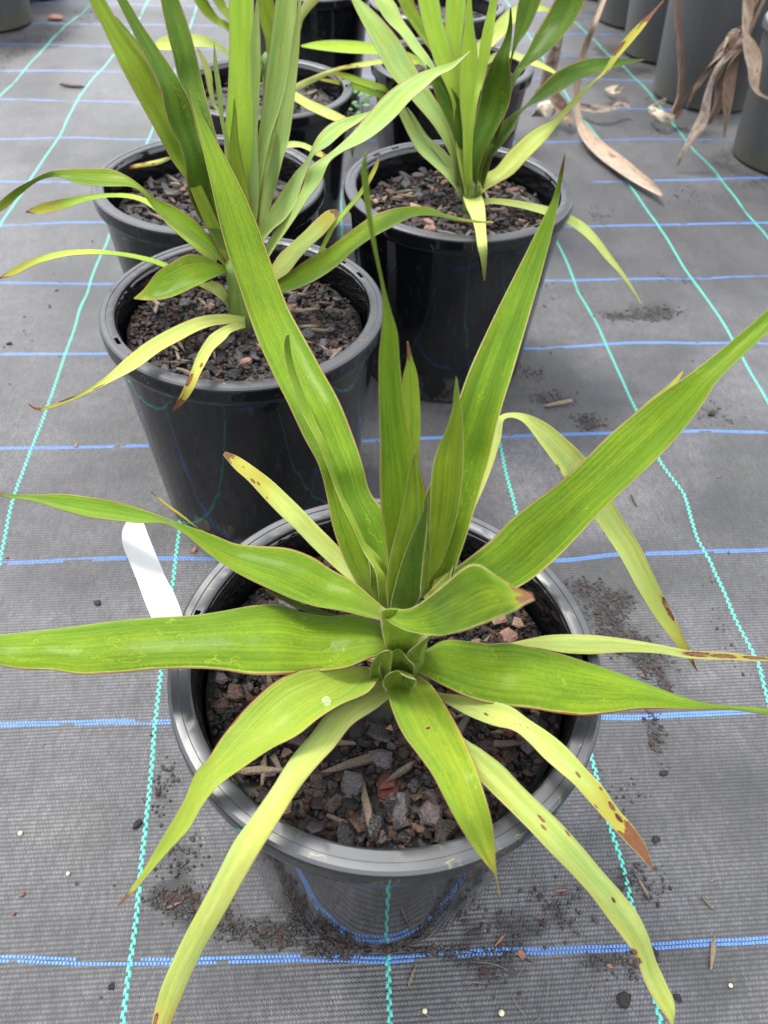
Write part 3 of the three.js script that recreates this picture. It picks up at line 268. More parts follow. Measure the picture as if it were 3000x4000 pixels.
  b14: [[-.1758,.3068,-.7745,-.1753,.3017,-.7686],[-.1848,.3129,-.7696,-.1848,.3099,-.7648],[-.1982,.3186,-.7694,-.1988,.3098,-.7524],[-.2140,.3254,-.7706,-.2125,.3084,-.7376],[-.2287,.3271,-.7677,-.2281,.3048,-.7264],[-.2446,.3216,-.7584,-.2423,.3006,-.7216],[-.2587,.3151,-.7466,-.2578,.2984,-.7195],[-.2713,.3028,-.7329,-.2690,.2962,-.7220],[-.2806,.2973,-.7232,-.2799,.2968,-.7223]],
  b15: [[-.1817,.2455,-.7726,-.1859,.2483,-.7678],[-.1847,.2559,-.7730,-.1893,.2582,-.7669],[-.1877,.2658,-.7737,-.1925,.2674,-.7657],[-.1907,.2745,-.7760,-.1950,.2746,-.7629],[-.1953,.2810,-.7791,-.1986,.2821,-.7592],[-.2014,.2865,-.7807,-.2045,.2897,-.7566],[-.2077,.2911,-.7762,-.2108,.2927,-.7599],[-.2151,.2925,-.7686,-.2167,.2927,-.7662]],
  b16: [[-.1703,.2580,-.7599,-.1705,.2540,-.7526],[-.1917,.2743,-.7376,-.1928,.2684,-.7249],[-.2118,.2867,-.7095,-.2052,.2797,-.6969],[-.2309,.2951,-.6729,-.2182,.2888,-.6624],[-.2462,.2984,-.6433,-.2313,.2937,-.6350],[-.2594,.2984,-.6149,-.2441,.2952,-.6065],[-.2736,.2928,-.5912,-.2606,.2932,-.5886],[-.2958,.2811,-.5804,-.2858,.2829,-.5795],[-.3224,.2682,-.5784,-.3160,.2683,-.5758],[-.3466,.2568,-.5820,-.3444,.2553,-.5791],[-.3631,.2513,-.5966,-.3616,.2487,-.5941]],
  b17: [[-.1686,.2585,-.7496,-.1682,.2535,-.7443],[-.1797,.2768,-.7136,-.1749,.2713,-.7083],[-.1887,.2900,-.6757,-.1747,.2852,-.6731],[-.1897,.2988,-.6436,-.1790,.2951,-.6396],[-.1903,.3033,-.6172,-.1800,.3003,-.6107],[-.1915,.3012,-.5928,-.1816,.3012,-.5916],[-.1971,.2915,-.5803,-.1855,.2943,-.5796],[-.2046,.2776,-.5779,-.1961,.2793,-.5764],[-.2107,.2652,-.5792,-.2098,.2648,-.5790]],
  b18: [[-.1628,.3115,-.7929,-.1566,.3058,-.7835],[-.1549,.3371,-.8007,-.1506,.3294,-.7898],[-.1454,.3546,-.8168,-.1392,.3451,-.7946],[-.1353,.3661,-.8337,-.1241,.3558,-.8031],[-.1263,.3780,-.8403,-.1133,.3697,-.8162],[-.1161,.3906,-.8441,-.1072,.3854,-.8286],[-.1044,.4017,-.8486,-.1012,.3988,-.8417],[-.0982,.4141,-.8573,-.0949,.4094,-.8455],[-.0912,.4212,-.8741,-.0805,.4171,-.8504],[-.0795,.4277,-.8858,-.0653,.4259,-.8656],[-.0605,.4309,-.8977,-.0516,.4284,-.8862],[-.0404,.4329,-.9101,-.0388,.4320,-.9066],[-.0241,.4351,-.9245,-.0236,.4349,-.9237]],
  b19: [[-.1604,.2980,-.7867,-.1508,.3036,-.7779],[-.1497,.3219,-.7948,-.1385,.3266,-.7820],[-.1372,.3408,-.8030,-.1225,.3482,-.7891],[-.1211,.3586,-.8090,-.1113,.3623,-.7975],[-.1115,.3733,-.8157,-.0992,.3795,-.8024],[-.1061,.3844,-.8248,-.0852,.3981,-.8040],[-.0996,.4026,-.8258,-.0762,.4160,-.8110],[-.0748,.4190,-.8324,-.0638,.4217,-.8239],[-.0563,.4305,-.8509,-.0403,.4324,-.8280],[-.0394,.4455,-.8664,-.0218,.4450,-.8316],[-.0253,.4591,-.8761,-.0075,.4571,-.8372],[-.0111,.4699,-.8805,.0048,.4682,-.8467],[.0082,.4802,-.8853,.0191,.4765,-.8595],[.0290,.4872,-.8882,.0320,.4834,-.8743],[.0501,.4925,-.8963,.0465,.4877,-.8850],[.0635,.5009,-.8998,.0640,.5005,-.8979]],
  b20: [[-.1708,.2686,-.7857,-.1632,.2665,-.7702],[-.1563,.2831,-.7961,-.1490,.2805,-.7799],[-.1455,.2944,-.8073,-.1357,.2912,-.7856],[-.1364,.3043,-.8198,-.1218,.3004,-.7895],[-.1237,.3147,-.8257,-.1109,.3117,-.7999],[-.1099,.3252,-.8341,-.0982,.3225,-.8101],[-.0959,.3359,-.8446,-.0845,.3325,-.8190],[-.0834,.3448,-.8503,-.0735,.3428,-.8297],[-.0717,.3478,-.8482,-.0687,.3477,-.8431]],
  b21: [[-.1167,.2818,-.8096,-.1133,.2818,-.8037],[-.0966,.3002,-.8215,-.0925,.3007,-.8154],[-.0868,.3177,-.8278,-.0820,.3188,-.8209],[-.0770,.3363,-.8335,-.0726,.3366,-.8263],[-.0628,.3520,-.8415,-.0588,.3520,-.8344],[-.0501,.3652,-.8487,-.0452,.3664,-.8425],[-.0403,.3791,-.8549,-.0346,.3811,-.8480],[-.0313,.3943,-.8591,-.0273,.3953,-.8532],[-.0252,.4086,-.8590,-.0246,.4089,-.8583]],
  b22: [[-.1681,.2643,-.7832,-.1610,.2639,-.7648],[-.1417,.2825,-.7928,-.1331,.2824,-.7689],[-.1211,.2934,-.8058,-.1085,.2936,-.7676],[-.1014,.3051,-.8140,-.0838,.3068,-.7706],[-.0802,.3173,-.8159,-.0635,.3194,-.7788],[-.0546,.3372,-.8199,-.0475,.3332,-.7850],[-.0341,.3508,-.8260,-.0286,.3471,-.7888],[-.0129,.3596,-.8299,-.0072,.3572,-.7955],[.0095,.3653,-.8282,.0134,.3632,-.8076],[.0328,.3649,-.8296,.0337,.3617,-.8169],[.0519,.3573,-.8310,.0541,.3550,-.8254],[.0796,.3499,-.8370,.0795,.3489,-.8326],[.1065,.3458,-.8423,.1064,.3455,-.8407]],
  d01: [[.0893,.2561,-1.0812,.1004,.2508,-1.0941],[.0776,.2746,-1.0829,.0916,.2725,-1.1044],[.0598,.2935,-1.0818,.0857,.2905,-1.1197],[.0411,.3041,-1.0934,.0648,.3033,-1.1308],[.0208,.3146,-1.1089,.0442,.3117,-1.1388],[.0065,.3304,-1.1239,.0261,.3232,-1.1423],[-.0050,.3475,-1.1327,.0084,.3441,-1.1502],[-.0149,.3640,-1.1418,-.0059,.3627,-1.1550],[-.0211,.3742,-1.1537,-.0205,.3744,-1.1551]],
  d02: [[.0841,.2768,-1.0942,.0896,.2775,-1.1010],[.0694,.2895,-1.1057,.0772,.2909,-1.1166],[.0548,.3016,-1.1178,.0646,.3032,-1.1318],[.0399,.3113,-1.1347,.0504,.3109,-1.1440],[.0256,.3201,-1.1529,.0359,.3171,-1.1546],[.0143,.3316,-1.1650,.0234,.3277,-1.1662],[.0056,.3419,-1.1753,.0121,.3391,-1.1759],[.0012,.3464,-1.1822,.0025,.3462,-1.1830]],
  d03: [[.0773,.2779,-1.0911,.0947,.2735,-1.1032],[.0697,.3064,-1.0995,.0853,.3028,-1.1102],[.0565,.3278,-1.1095,.0754,.3241,-1.1210],[.0428,.3430,-1.1192,.0649,.3414,-1.1330],[.0296,.3540,-1.1293,.0499,.3588,-1.1483],[.0125,.3659,-1.1418,.0342,.3740,-1.1654],[-.0076,.3808,-1.1567,.0181,.3893,-1.1831],[-.0255,.3939,-1.1690,.0014,.4063,-1.2021],[-.0400,.4104,-1.1832,-.0146,.4227,-1.2154],[-.0539,.4276,-1.2011,-.0331,.4379,-1.2265],[-.0688,.4439,-1.2207,-.0532,.4514,-1.2383],[-.0809,.4581,-1.2393,-.0729,.4617,-1.2483],[-.0908,.4714,-1.2538,-.0884,.4725,-1.2566]],
  d04: [[.0914,.2681,-1.0849,.1032,.2658,-1.0914],[.0791,.3022,-1.1009,.0925,.2996,-1.1082],[.0662,.3336,-1.1201,.0784,.3325,-1.1275],[.0521,.3622,-1.1418,.0617,.3633,-1.1498],[.0359,.3876,-1.1638,.0451,.3903,-1.1747],[.0184,.4055,-1.1869,.0303,.4065,-1.1977],[.0026,.4146,-1.2068,.0190,.4140,-1.2166],[-.0135,.4261,-1.2288,.0047,.4251,-1.2380],[-.0335,.4357,-1.2518,-.0110,.4351,-1.2660],[-.0498,.4505,-1.2710,-.0219,.4485,-1.2857],[-.0639,.4621,-1.2989,-.0445,.4629,-1.3102],[-.0749,.4692,-1.3321,-.0736,.4700,-1.3341]],
  d05: [[.0905,.2727,-1.0745,.1022,.2704,-1.0811],[.0763,.3145,-1.0837,.0921,.3115,-1.0926],[.0680,.3517,-1.0932,.0826,.3504,-1.1021],[.0612,.3827,-1.1010,.0749,.3842,-1.1105],[.0481,.4071,-1.1046,.0692,.4084,-1.1189],[.0350,.4275,-1.1081,.0619,.4271,-1.1253],[.0246,.4491,-1.1134,.0518,.4486,-1.1307],[.0158,.4691,-1.1189,.0412,.4688,-1.1352],[.0083,.4918,-1.1245,.0347,.4894,-1.1404],[.0033,.5143,-1.1324,.0223,.5127,-1.1439],[.0034,.5358,-1.1433,.0045,.5357,-1.1440]],
  d06: [[.0905,.2727,-1.0745,.1018,.2720,-1.0773],[.0809,.3219,-1.0907,.0909,.3215,-1.0932],[.0716,.3665,-1.1053,.0808,.3662,-1.1076],[.0626,.4050,-1.1177,.0727,.4047,-1.1202],[.0534,.4363,-1.1271,.0690,.4358,-1.1311],[.0451,.4609,-1.1340,.0693,.4620,-1.1407],[.0440,.4855,-1.1417,.0700,.4854,-1.1486],[.0443,.5114,-1.1511,.0635,.5112,-1.1560],[.0489,.5389,-1.1624,.0501,.5389,-1.1627]],
  d07: [[.0909,.2707,-1.0790,.1023,.2698,-1.0824],[.0833,.3153,-1.0851,.0964,.3141,-1.0889],[.0782,.3524,-1.0907,.0876,.3561,-1.0943],[.0713,.3854,-1.0939,.0905,.3883,-1.1003],[.0678,.4166,-1.0974,.0927,.4160,-1.1051],[.0673,.4468,-1.1025,.0872,.4460,-1.1085],[.0681,.4763,-1.1081,.0785,.4760,-1.1112],[.0686,.5004,-1.1123,.0736,.5002,-1.1138],[.0672,.5252,-1.1164,.0683,.5252,-1.1167]],
  d08: [[.0912,.2691,-1.0825,.1017,.2727,-1.0757],[.0844,.3210,-1.0678,.0936,.3233,-1.0624],[.0831,.3632,-1.0629,.0905,.3686,-1.0589],[.0854,.3954,-1.0660,.0926,.4024,-1.0641],[.0886,.4195,-1.0745,.0976,.4247,-1.0710],[.0876,.4470,-1.0780,.1006,.4497,-1.0714],[.0891,.4715,-1.0804,.1021,.4772,-1.0746],[.0938,.4994,-1.0850,.1030,.5015,-1.0805],[.0957,.5225,-1.0854,.1021,.5235,-1.0821],[.1003,.5462,-1.0869,.1008,.5463,-1.0867]],
  d09: [[.0895,.2578,-1.0924,.1077,.2666,-1.0754],[.0849,.2948,-1.0878,.1048,.3029,-1.0711],[.0873,.3229,-1.0918,.1101,.3301,-1.0763],[.0931,.3490,-1.1058,.1243,.3585,-1.0863],[.0978,.3739,-1.1198,.1360,.3873,-1.0925],[.1017,.4026,-1.1211,.1348,.4152,-1.0942],[.1089,.4304,-1.1154,.1289,.4381,-1.1007],[.1190,.4501,-1.1179,.1297,.4562,-1.1112],[.1235,.4689,-1.1185,.1283,.4746,-1.1142],[.1226,.4918,-1.1135,.1237,.4921,-1.1125]],
  d10: [[.0883,.2671,-1.0866,.0950,.2664,-1.0889],[.0809,.2956,-1.0879,.0917,.2947,-1.0915],[.0738,.3235,-1.0883,.0905,.3226,-1.0942],[.0633,.3508,-1.0879,.0923,.3455,-1.0979],[.0513,.3717,-1.0889,.0891,.3635,-1.1024],[.0415,.3865,-1.0936,.0761,.3802,-1.1060],[.0343,.4007,-1.0991,.0596,.3981,-1.1091],[.0284,.4117,-1.1058,.0403,.4118,-1.1115],[.0234,.4233,-1.1121,.0246,.4232,-1.1127]],
  d11: [[.1007,.2769,-1.0961,.1100,.2800,-1.0902],[.1046,.3243,-1.1025,.1156,.3318,-1.0975],[.1147,.3627,-1.1165,.1264,.3717,-1.1134],[.1267,.3975,-1.1285,.1344,.4105,-1.1299],[.1349,.4306,-1.1378,.1400,.4417,-1.1401],[.1366,.4601,-1.1547,.1525,.4601,-1.1437],[.1379,.4838,-1.1660,.1633,.4874,-1.1500],[.1438,.5063,-1.1729,.1681,.5130,-1.1583],[.1591,.5375,-1.1710,.1601,.5376,-1.1703]],
  d12: [[.1043,.2758,-1.0992,.1160,.2838,-1.0898],[.1145,.3218,-1.1083,.1260,.3292,-1.0989],[.1249,.3621,-1.1162,.1349,.3685,-1.1083],[.1341,.3955,-1.1218,.1412,.3996,-1.1166],[.1429,.4179,-1.1320,.1530,.4205,-1.1250],[.1564,.4321,-1.1542,.1782,.4357,-1.1379],[.1682,.4503,-1.1745,.1973,.4523,-1.1457],[.1801,.4665,-1.1886,.2138,.4713,-1.1573],[.1896,.4838,-1.1967,.2230,.4924,-1.1661],[.2025,.5072,-1.1961,.2235,.5144,-1.1783],[.2242,.5352,-1.1980,.2252,.5355,-1.1971]],
  d13: [[.1040,.2498,-1.0966,.1125,.2568,-1.0825],[.1066,.2812,-1.1003,.1180,.2947,-1.0833],[.1103,.3094,-1.1020,.1231,.3208,-1.0862],[.1183,.3324,-1.1103,.1342,.3380,-1.0881],[.1307,.3514,-1.1177,.1452,.3530,-1.0932],[.1490,.3697,-1.1178,.1534,.3687,-1.1070],[.1625,.3786,-1.1223,.1663,.3789,-1.1164],[.1798,.3925,-1.1429,.1880,.3898,-1.1168],[.1993,.4063,-1.1622,.2063,.3997,-1.1180],[.2227,.4167,-1.1703,.2262,.4071,-1.1327],[.2437,.4225,-1.1768,.2525,.4120,-1.1511],[.2754,.4228,-1.1862,.2763,.4128,-1.1711],[.3014,.4197,-1.1954,.3015,.4149,-1.1890],[.3285,.4170,-1.2072,.3285,.4161,-1.2061]],
  d14: [[.1001,.2523,-1.0908,.1067,.2498,-1.0822],[.1071,.2862,-1.1012,.1142,.2738,-1.0776],[.1312,.2965,-1.1099,.1347,.2850,-1.0869],[.1488,.3163,-1.1233,.1555,.2985,-1.0892],[.1670,.3341,-1.1293,.1760,.3202,-1.0988],[.1848,.3466,-1.1335,.1967,.3393,-1.1101],[.2054,.3575,-1.1340,.2106,.3542,-1.1235],[.2246,.3783,-1.1405,.2297,.3769,-1.1324],[.2412,.3960,-1.1452,.2497,.4010,-1.1425],[.2612,.4121,-1.1542,.2684,.4150,-1.1492],[.2698,.4283,-1.1594,.2776,.4307,-1.1511],[.2807,.4458,-1.1656,.2917,.4492,-1.1551],[.2941,.4624,-1.1702,.3044,.4653,-1.1610],[.3110,.4792,-1.1732,.3144,.4790,-1.1688],[.3248,.4938,-1.1768,.3258,.4937,-1.1754]],
  d15: [[.1034,.2528,-1.0901,.1034,.2481,-1.0781],[.1230,.2637,-1.0859,.1252,.2613,-1.0735],[.1527,.2662,-1.0811,.1520,.2634,-1.0663],[.1784,.2657,-1.0768,.1775,.2625,-1.0598],[.2078,.2631,-1.0721,.2063,.2590,-1.0520],[.2356,.2579,-1.0661,.2285,.2543,-1.0475],[.2627,.2472,-1.0599,.2526,.2435,-1.0428],[.2846,.2312,-1.0527,.2772,.2263,-1.0400],[.3072,.2094,-1.0459,.2976,.2077,-1.0376],[.3287,.1886,-1.0393,.3227,.1873,-1.0343],[.3489,.1661,-1.0334,.3460,.1650,-1.0310],[.3674,.1428,-1.0286,.3667,.1420,-1.0274]],
  d16: [[.0882,.2660,-1.0816,.1142,.2700,-1.0834],[.0893,.2792,-1.0218,.1135,.2837,-1.0253],[.0918,.2923,-.9661,.1110,.2932,-.9650],[.0951,.2956,-.9246,.1089,.2962,-.9264],[.0965,.2938,-.8864,.1085,.2963,-.8925],[.1032,.2739,-.8904,.1107,.2780,-.8894],[.1113,.2407,-.9169,.1156,.2413,-.9169],[.1190,.2100,-.9442,.1196,.2100,-.9443]],
  c01: [[-.2945,.3171,-1.0563,-.2902,.3144,-1.0637],[-.3032,.3534,-1.0554,-.2988,.3523,-1.0646],[-.3115,.3872,-1.0544,-.3072,.3874,-1.0657],[-.3205,.4135,-1.0531,-.3165,.4142,-1.0669],[-.3310,.4304,-1.0525,-.3270,.4307,-1.0676],[-.3420,.4476,-1.0529,-.3359,.4444,-1.0672],[-.3510,.4624,-1.0548,-.3449,.4574,-1.0653],[-.3563,.4737,-1.0588,-.3550,.4726,-1.0613]],
  c02: [[-.1873,.3365,-1.0213,-.1870,.3300,-1.0157],[-.1725,.3454,-1.0195,-.1712,.3391,-1.0133],[-.1574,.3524,-1.0172,-.1556,.3470,-1.0095],[-.1418,.3559,-1.0149,-.1405,.3518,-1.0057],[-.1284,.3558,-1.0125,-.1293,.3534,-1.0025],[-.1171,.3525,-1.0107,-.1186,.3507,-.9990],[-.1066,.3482,-1.0088,-.1066,.3458,-.9962],[-.0973,.3454,-1.0034,-.0975,.3445,-.9985]],
  c03: [[-.2821,.2519,-1.0759,-.2754,.2462,-1.0894],[-.2892,.2684,-1.0805,-.2844,.2658,-1.0919],[-.2985,.2828,-1.0855,-.2942,.2816,-1.0973],[-.3127,.2942,-1.0895,-.3035,.2928,-1.1037],[-.3310,.2916,-1.1016,-.3212,.2914,-1.1019],[-.3511,.2834,-1.1096,-.3475,.2789,-1.1051],[-.3766,.2750,-1.1157,-.3743,.2711,-1.1106],[-.4033,.2670,-1.1188,-.4016,.2645,-1.1154]],
  e01: [[-.2763,.2934,-1.4313,-.2685,.3057,-1.4393],[-.2925,.3198,-1.4268,-.2907,.3275,-1.4313],[-.3109,.3382,-1.4173,-.3098,.3455,-1.4233],[-.3312,.3459,-1.4045,-.3281,.3566,-1.4187],[-.3511,.3485,-1.3930,-.3518,.3625,-1.4130],[-.3770,.3457,-1.3830,-.3833,.3615,-1.4056],[-.3995,.3460,-1.3796,-.4057,.3563,-1.3942],[-.4172,.3442,-1.3819,-.4165,.3452,-1.3831]],
  e02: [[-.2521,.3013,-1.4329,-.2423,.3010,-1.4472],[-.2765,.3349,-1.4338,-.2719,.3389,-1.4463],[-.2995,.3642,-1.4338,-.2986,.3711,-1.4462],[-.3190,.3732,-1.4325,-.3143,.3781,-1.4475],[-.3368,.3882,-1.4286,-.3248,.3903,-1.4515],[-.3489,.4082,-1.4287,-.3326,.4037,-1.4514],[-.3561,.4243,-1.4312,-.3455,.4241,-1.4489],[-.3624,.4401,-1.4392,-.3614,.4399,-1.4408]],
  e03: [[-.2473,.3090,-1.4317,-.2387,.3068,-1.4524],[-.2668,.3368,-1.4353,-.2616,.3383,-1.4542],[-.2855,.3628,-1.4396,-.2834,.3675,-1.4572],[-.3005,.3799,-1.4416,-.2989,.3859,-1.4615],[-.3127,.3921,-1.4413,-.3047,.3928,-1.4666],[-.3224,.4089,-1.4416,-.3096,.4024,-1.4706],[-.3267,.4216,-1.4490,-.3195,.4193,-1.4669],[-.3309,.4314,-1.4586,-.3304,.4312,-1.4597]],
  e04: [[-.3031,.2065,-1.3954,-.2969,.2033,-1.4046],[-.3137,.2288,-1.3953,-.3076,.2257,-1.4047],[-.3233,.2492,-1.3954,-.3174,.2463,-1.4046],[-.3305,.2632,-1.3966,-.3257,.2611,-1.4034],[-.3343,.2843,-1.3963,-.3278,.2823,-1.4037],[-.3363,.3092,-1.3946,-.3274,.3064,-1.4055],[-.3402,.3291,-1.3951,-.3333,.3261,-1.4049],[-.3453,.3457,-1.3983,-.3425,.3436,-1.4017]],
  e05: [[-.2201,.3158,-1.4371,-.2130,.3084,-1.4393],[-.2024,.3460,-1.4345,-.1952,.3393,-1.4369],[-.1866,.3743,-1.4308,-.1796,.3674,-1.4340],[-.1795,.3956,-1.4284,-.1744,.3836,-1.4306],[-.1726,.4094,-1.4266,-.1634,.3982,-1.4276],[-.1623,.4206,-1.4245,-.1480,.4129,-1.4252],[-.1473,.4317,-1.4223,-.1350,.4271,-1.4229],[-.1267,.4423,-1.4211,-.1260,.4417,-1.4211]],
  e06: [[-.2270,.2988,-1.4216,-.2283,.2945,-1.4007],[-.2029,.2918,-1.4100,-.2043,.2868,-1.3879],[-.1801,.2874,-1.3928,-.1817,.2814,-1.3703],[-.1607,.2845,-1.3751,-.1624,.2776,-1.3528],[-.1399,.2834,-1.3584,-.1394,.2754,-1.3353],[-.1168,.2811,-1.3403,-.1202,.2746,-1.3200],[-.0940,.2785,-1.3207,-.1042,.2747,-1.3100],[-.0817,.2785,-1.3073,-.0823,.2773,-1.3048]],
  e07: [[-.2200,.2752,-1.4169,-.2185,.2687,-1.4145],[-.1987,.2898,-1.4113,-.1959,.2810,-1.4080],[-.1783,.3031,-1.4025,-.1733,.2942,-1.3991],[-.1591,.3136,-1.3930,-.1514,.3074,-1.3907],[-.1396,.3242,-1.3848,-.1353,.3182,-1.3820],[-.1202,.3326,-1.3767,-.1184,.3278,-1.3739],[-.1019,.3388,-1.3688,-.1004,.3364,-1.3671],[-.0860,.3439,-1.3636,-.0852,.3429,-1.3628]],
  e08: [[-.2461,.2918,-1.4413,-.2307,.2915,-1.4445],[-.2408,.3219,-1.4449,-.2209,.3214,-1.4491],[-.2409,.3492,-1.4502,-.2163,.3496,-1.4556],[-.2484,.3736,-1.4553,-.2189,.3764,-1.4624],[-.2519,.3943,-1.4613,-.2240,.3952,-1.4675],[-.2522,.4156,-1.4674,-.2308,.4153,-1.4719],[-.2504,.4369,-1.4733,-.2382,.4369,-1.4759],[-.2462,.4560,-1.4777,-.2455,.4560,-1.4779]],
  f01: [[.0208,.2138,-1.5905,.0196,.2060,-1.5885],[-.0066,.2333,-1.5761,-.0088,.2250,-1.5737],[-.0329,.2526,-1.5553,-.0360,.2440,-1.5518],[-.0582,.2666,-1.5344,-.0617,.2571,-1.5290],[-.0823,.2790,-1.5134,-.0861,.2692,-1.5078],[-.1053,.2911,-1.4925,-.1093,.2825,-1.4875],[-.1280,.3006,-1.4728,-.1303,.2952,-1.4693],[-.1510,.3069,-1.4589,-.1502,.3057,-1.4583]],
  f02: [[.0125,.2043,-1.5927,.0111,.1985,-1.5897],[-.0169,.2217,-1.5808,-.0196,.2144,-1.5770],[-.0447,.2393,-1.5636,-.0485,.2311,-1.5587],[-.0697,.2525,-1.5465,-.0738,.2444,-1.5406],[-.0932,.2631,-1.5302,-.0967,.2556,-1.5241],[-.1157,.2726,-1.5143,-.1175,.2660,-1.5084],[-.1384,.2787,-1.4990,-.1388,.2746,-1.4944],[-.1617,.2816,-1.4875,-.1608,.2805,-1.4863]],
  f03: [[.0339,.2757,-1.6418,.0346,.2665,-1.6323],[-.0047,.2896,-1.6383,-.0041,.2800,-1.6276],[-.0429,.2989,-1.6344,-.0411,.2876,-1.6197],[-.0790,.3038,-1.6307,-.0761,.2899,-1.6113],[-.1112,.3063,-1.6258,-.1097,.2915,-1.6045],[-.1471,.3071,-1.6190,-.1458,.2941,-1.6000],[-.1780,.3049,-1.6107,-.1755,.2967,-1.5987],[-.2003,.3004,-1.6030,-.1992,.2988,-1.6006]],
  f04: [[.0158,.2847,-1.6214,.0182,.2765,-1.6093],[-.0131,.2853,-1.6141,-.0108,.2783,-1.6038],[-.0408,.2863,-1.6044,-.0385,.2804,-1.5951],[-.0644,.2852,-1.5957,-.0616,.2797,-1.5858],[-.0852,.2830,-1.5876,-.0819,.2777,-1.5776],[-.1041,.2812,-1.5789,-.1015,.2770,-1.5710],[-.1228,.2785,-1.5720,-.1208,.2746,-1.5639],[-.1417,.2747,-1.5683,-.1400,.2701,-1.5583]],
  f05: [[.0891,.2594,-1.6515,.1145,.2664,-1.6321],[.1207,.2953,-1.6572,.1462,.2977,-1.6314],[.1501,.3280,-1.6630,.1747,.3261,-1.6323],[.1719,.3527,-1.6652,.1914,.3467,-1.6361],[.1986,.3691,-1.6638,.2100,.3592,-1.6427],[.2303,.3742,-1.6612,.2339,.3638,-1.6500],[.2595,.3652,-1.6592,.2601,.3604,-1.6563],[.2821,.3521,-1.6593,.2831,.3515,-1.6589]],
  f06: [[.0714,.2572,-1.6561,.0901,.2536,-1.6711],[.0404,.2891,-1.6590,.0600,.2881,-1.6784],[.0108,.3193,-1.6639,.0313,.3207,-1.6875],[-.0122,.3449,-1.6685,.0103,.3467,-1.6955],[-.0235,.3624,-1.6735,.0023,.3612,-1.7007],[-.0357,.3791,-1.6817,-.0168,.3793,-1.7015],[-.0470,.3943,-1.6902,-.0375,.3954,-1.7010],[-.0573,.4081,-1.6979,-.0565,.4080,-1.6986]],
  f07: [[.0968,.2622,-1.6168,.1061,.2562,-1.6117],[.1291,.2855,-1.6094,.1367,.2780,-1.6034],[.1598,.3064,-1.5996,.1654,.2980,-1.5914],[.1873,.3133,-1.5916,.1901,.3045,-1.5788],[.2130,.3095,-1.5830,.2128,.3009,-1.5688],[.2396,.3038,-1.5726,.2362,.2974,-1.5614],[.2629,.2960,-1.5626,.2592,.2922,-1.5552],[.2831,.2862,-1.5550,.2822,.2847,-1.5522]],
  x01: [[.4617,.2750,-2.1998,.4733,.2750,-2.2022],[.4311,.2344,-2.1171,.4449,.2343,-2.1200],[.4233,.1758,-2.1388,.4400,.1756,-2.1424],[.4183,.1244,-2.1358,.4361,.1241,-2.1395],[.4221,.0719,-2.1177,.4386,.0718,-2.1212],[.4310,.0338,-2.0723,.4477,.0358,-2.0805],[.4372,.0207,-2.0006,.4685,.0260,-2.0215],[.4571,.0134,-1.9317,.4966,.0209,-1.9508],[.4864,.0108,-1.8608,.5250,.0209,-1.8835],[.5198,.0109,-1.7918,.5477,.0208,-1.8156],[.5526,.0130,-1.7318,.5686,.0209,-1.7532],[.5728,.0171,-1.6930,.5765,.0189,-1.6985]],
  x02: [[.6342,.2808,-2.2089,.6522,.2780,-2.2251],[.6503,.2382,-2.2050,.6676,.2352,-2.2203],[.6665,.1942,-2.1982,.6835,.1910,-2.2130],[.6824,.1491,-2.1891,.6998,.1456,-2.2041],[.6945,.1070,-2.1793,.7104,.1038,-2.1929],[.7000,.0709,-2.1683,.7187,.0658,-2.1833],[.6946,.0461,-2.1568,.7253,.0334,-2.1784],[.6937,.0256,-2.1567,.7142,.0154,-2.1690]],
  x03: [[.7088,.0127,-2.1629,.6965,.0273,-2.1717],[.6877,.0147,-2.1420,.6711,.0397,-2.1463],[.6646,.0225,-2.1234,.6561,.0433,-2.1516],[.6497,.0263,-2.1363,.6451,.0433,-2.1660],[.6444,.0264,-2.1819,.6412,.0349,-2.1942],[.6578,.0285,-2.2195,.6665,.0296,-2.2199],[.6752,.0342,-2.2395,.6890,.0307,-2.2351],[.6925,.0420,-2.2426,.6959,.0380,-2.2412]],
  x04: [[.7481,.2536,-1.9705,.7433,.2444,-1.9631],[.7200,.2302,-1.9689,.7260,.2250,-1.9555],[.6998,.2073,-1.9615,.7048,.1990,-1.9485],[.6898,.1757,-1.9520,.6984,.1727,-1.9411],[.6862,.1437,-1.9442,.6996,.1445,-1.9297],[.6855,.1125,-1.9355,.7027,.1145,-1.9175],[.6763,.0838,-1.9254,.6975,.0868,-1.9048],[.6652,.0580,-1.9089,.6795,.0618,-1.8969],[.6557,.0329,-1.8965,.6651,.0336,-1.8867],[.6535,.0116,-1.8862,.6562,.0110,-1.8828]],
  x05: [[.7358,.2767,-1.9943,.7420,.2702,-1.9857],[.7111,.2463,-1.9940,.7187,.2409,-1.9860],[.6987,.2150,-1.9950,.7128,.2141,-1.9846],[.7086,.1808,-1.9990,.7311,.1933,-1.9781],[.7238,.1474,-1.9965,.7484,.1727,-1.9746],[.7299,.1199,-1.9871,.7518,.1462,-1.9749],[.7268,.0920,-1.9800,.7478,.1145,-1.9720],[.7203,.0718,-1.9756,.7315,.0767,-1.9694]],
  x06: [[.7022,.3400,-1.9415,.7306,.3387,-1.9528],[.7110,.3089,-1.9378,.7383,.3071,-1.9483],[.7238,.2735,-1.9322,.7389,.2777,-1.9413],[.7324,.2463,-1.9174,.7623,.2576,-1.9395],[.7478,.2184,-1.9053,.7809,.2325,-1.9290],[.7604,.1900,-1.8955,.7846,.1996,-1.9127],[.7809,.1726,-1.8880,.7876,.1774,-1.8964],[.8088,.1641,-1.8824,.8090,.1673,-1.8874]],
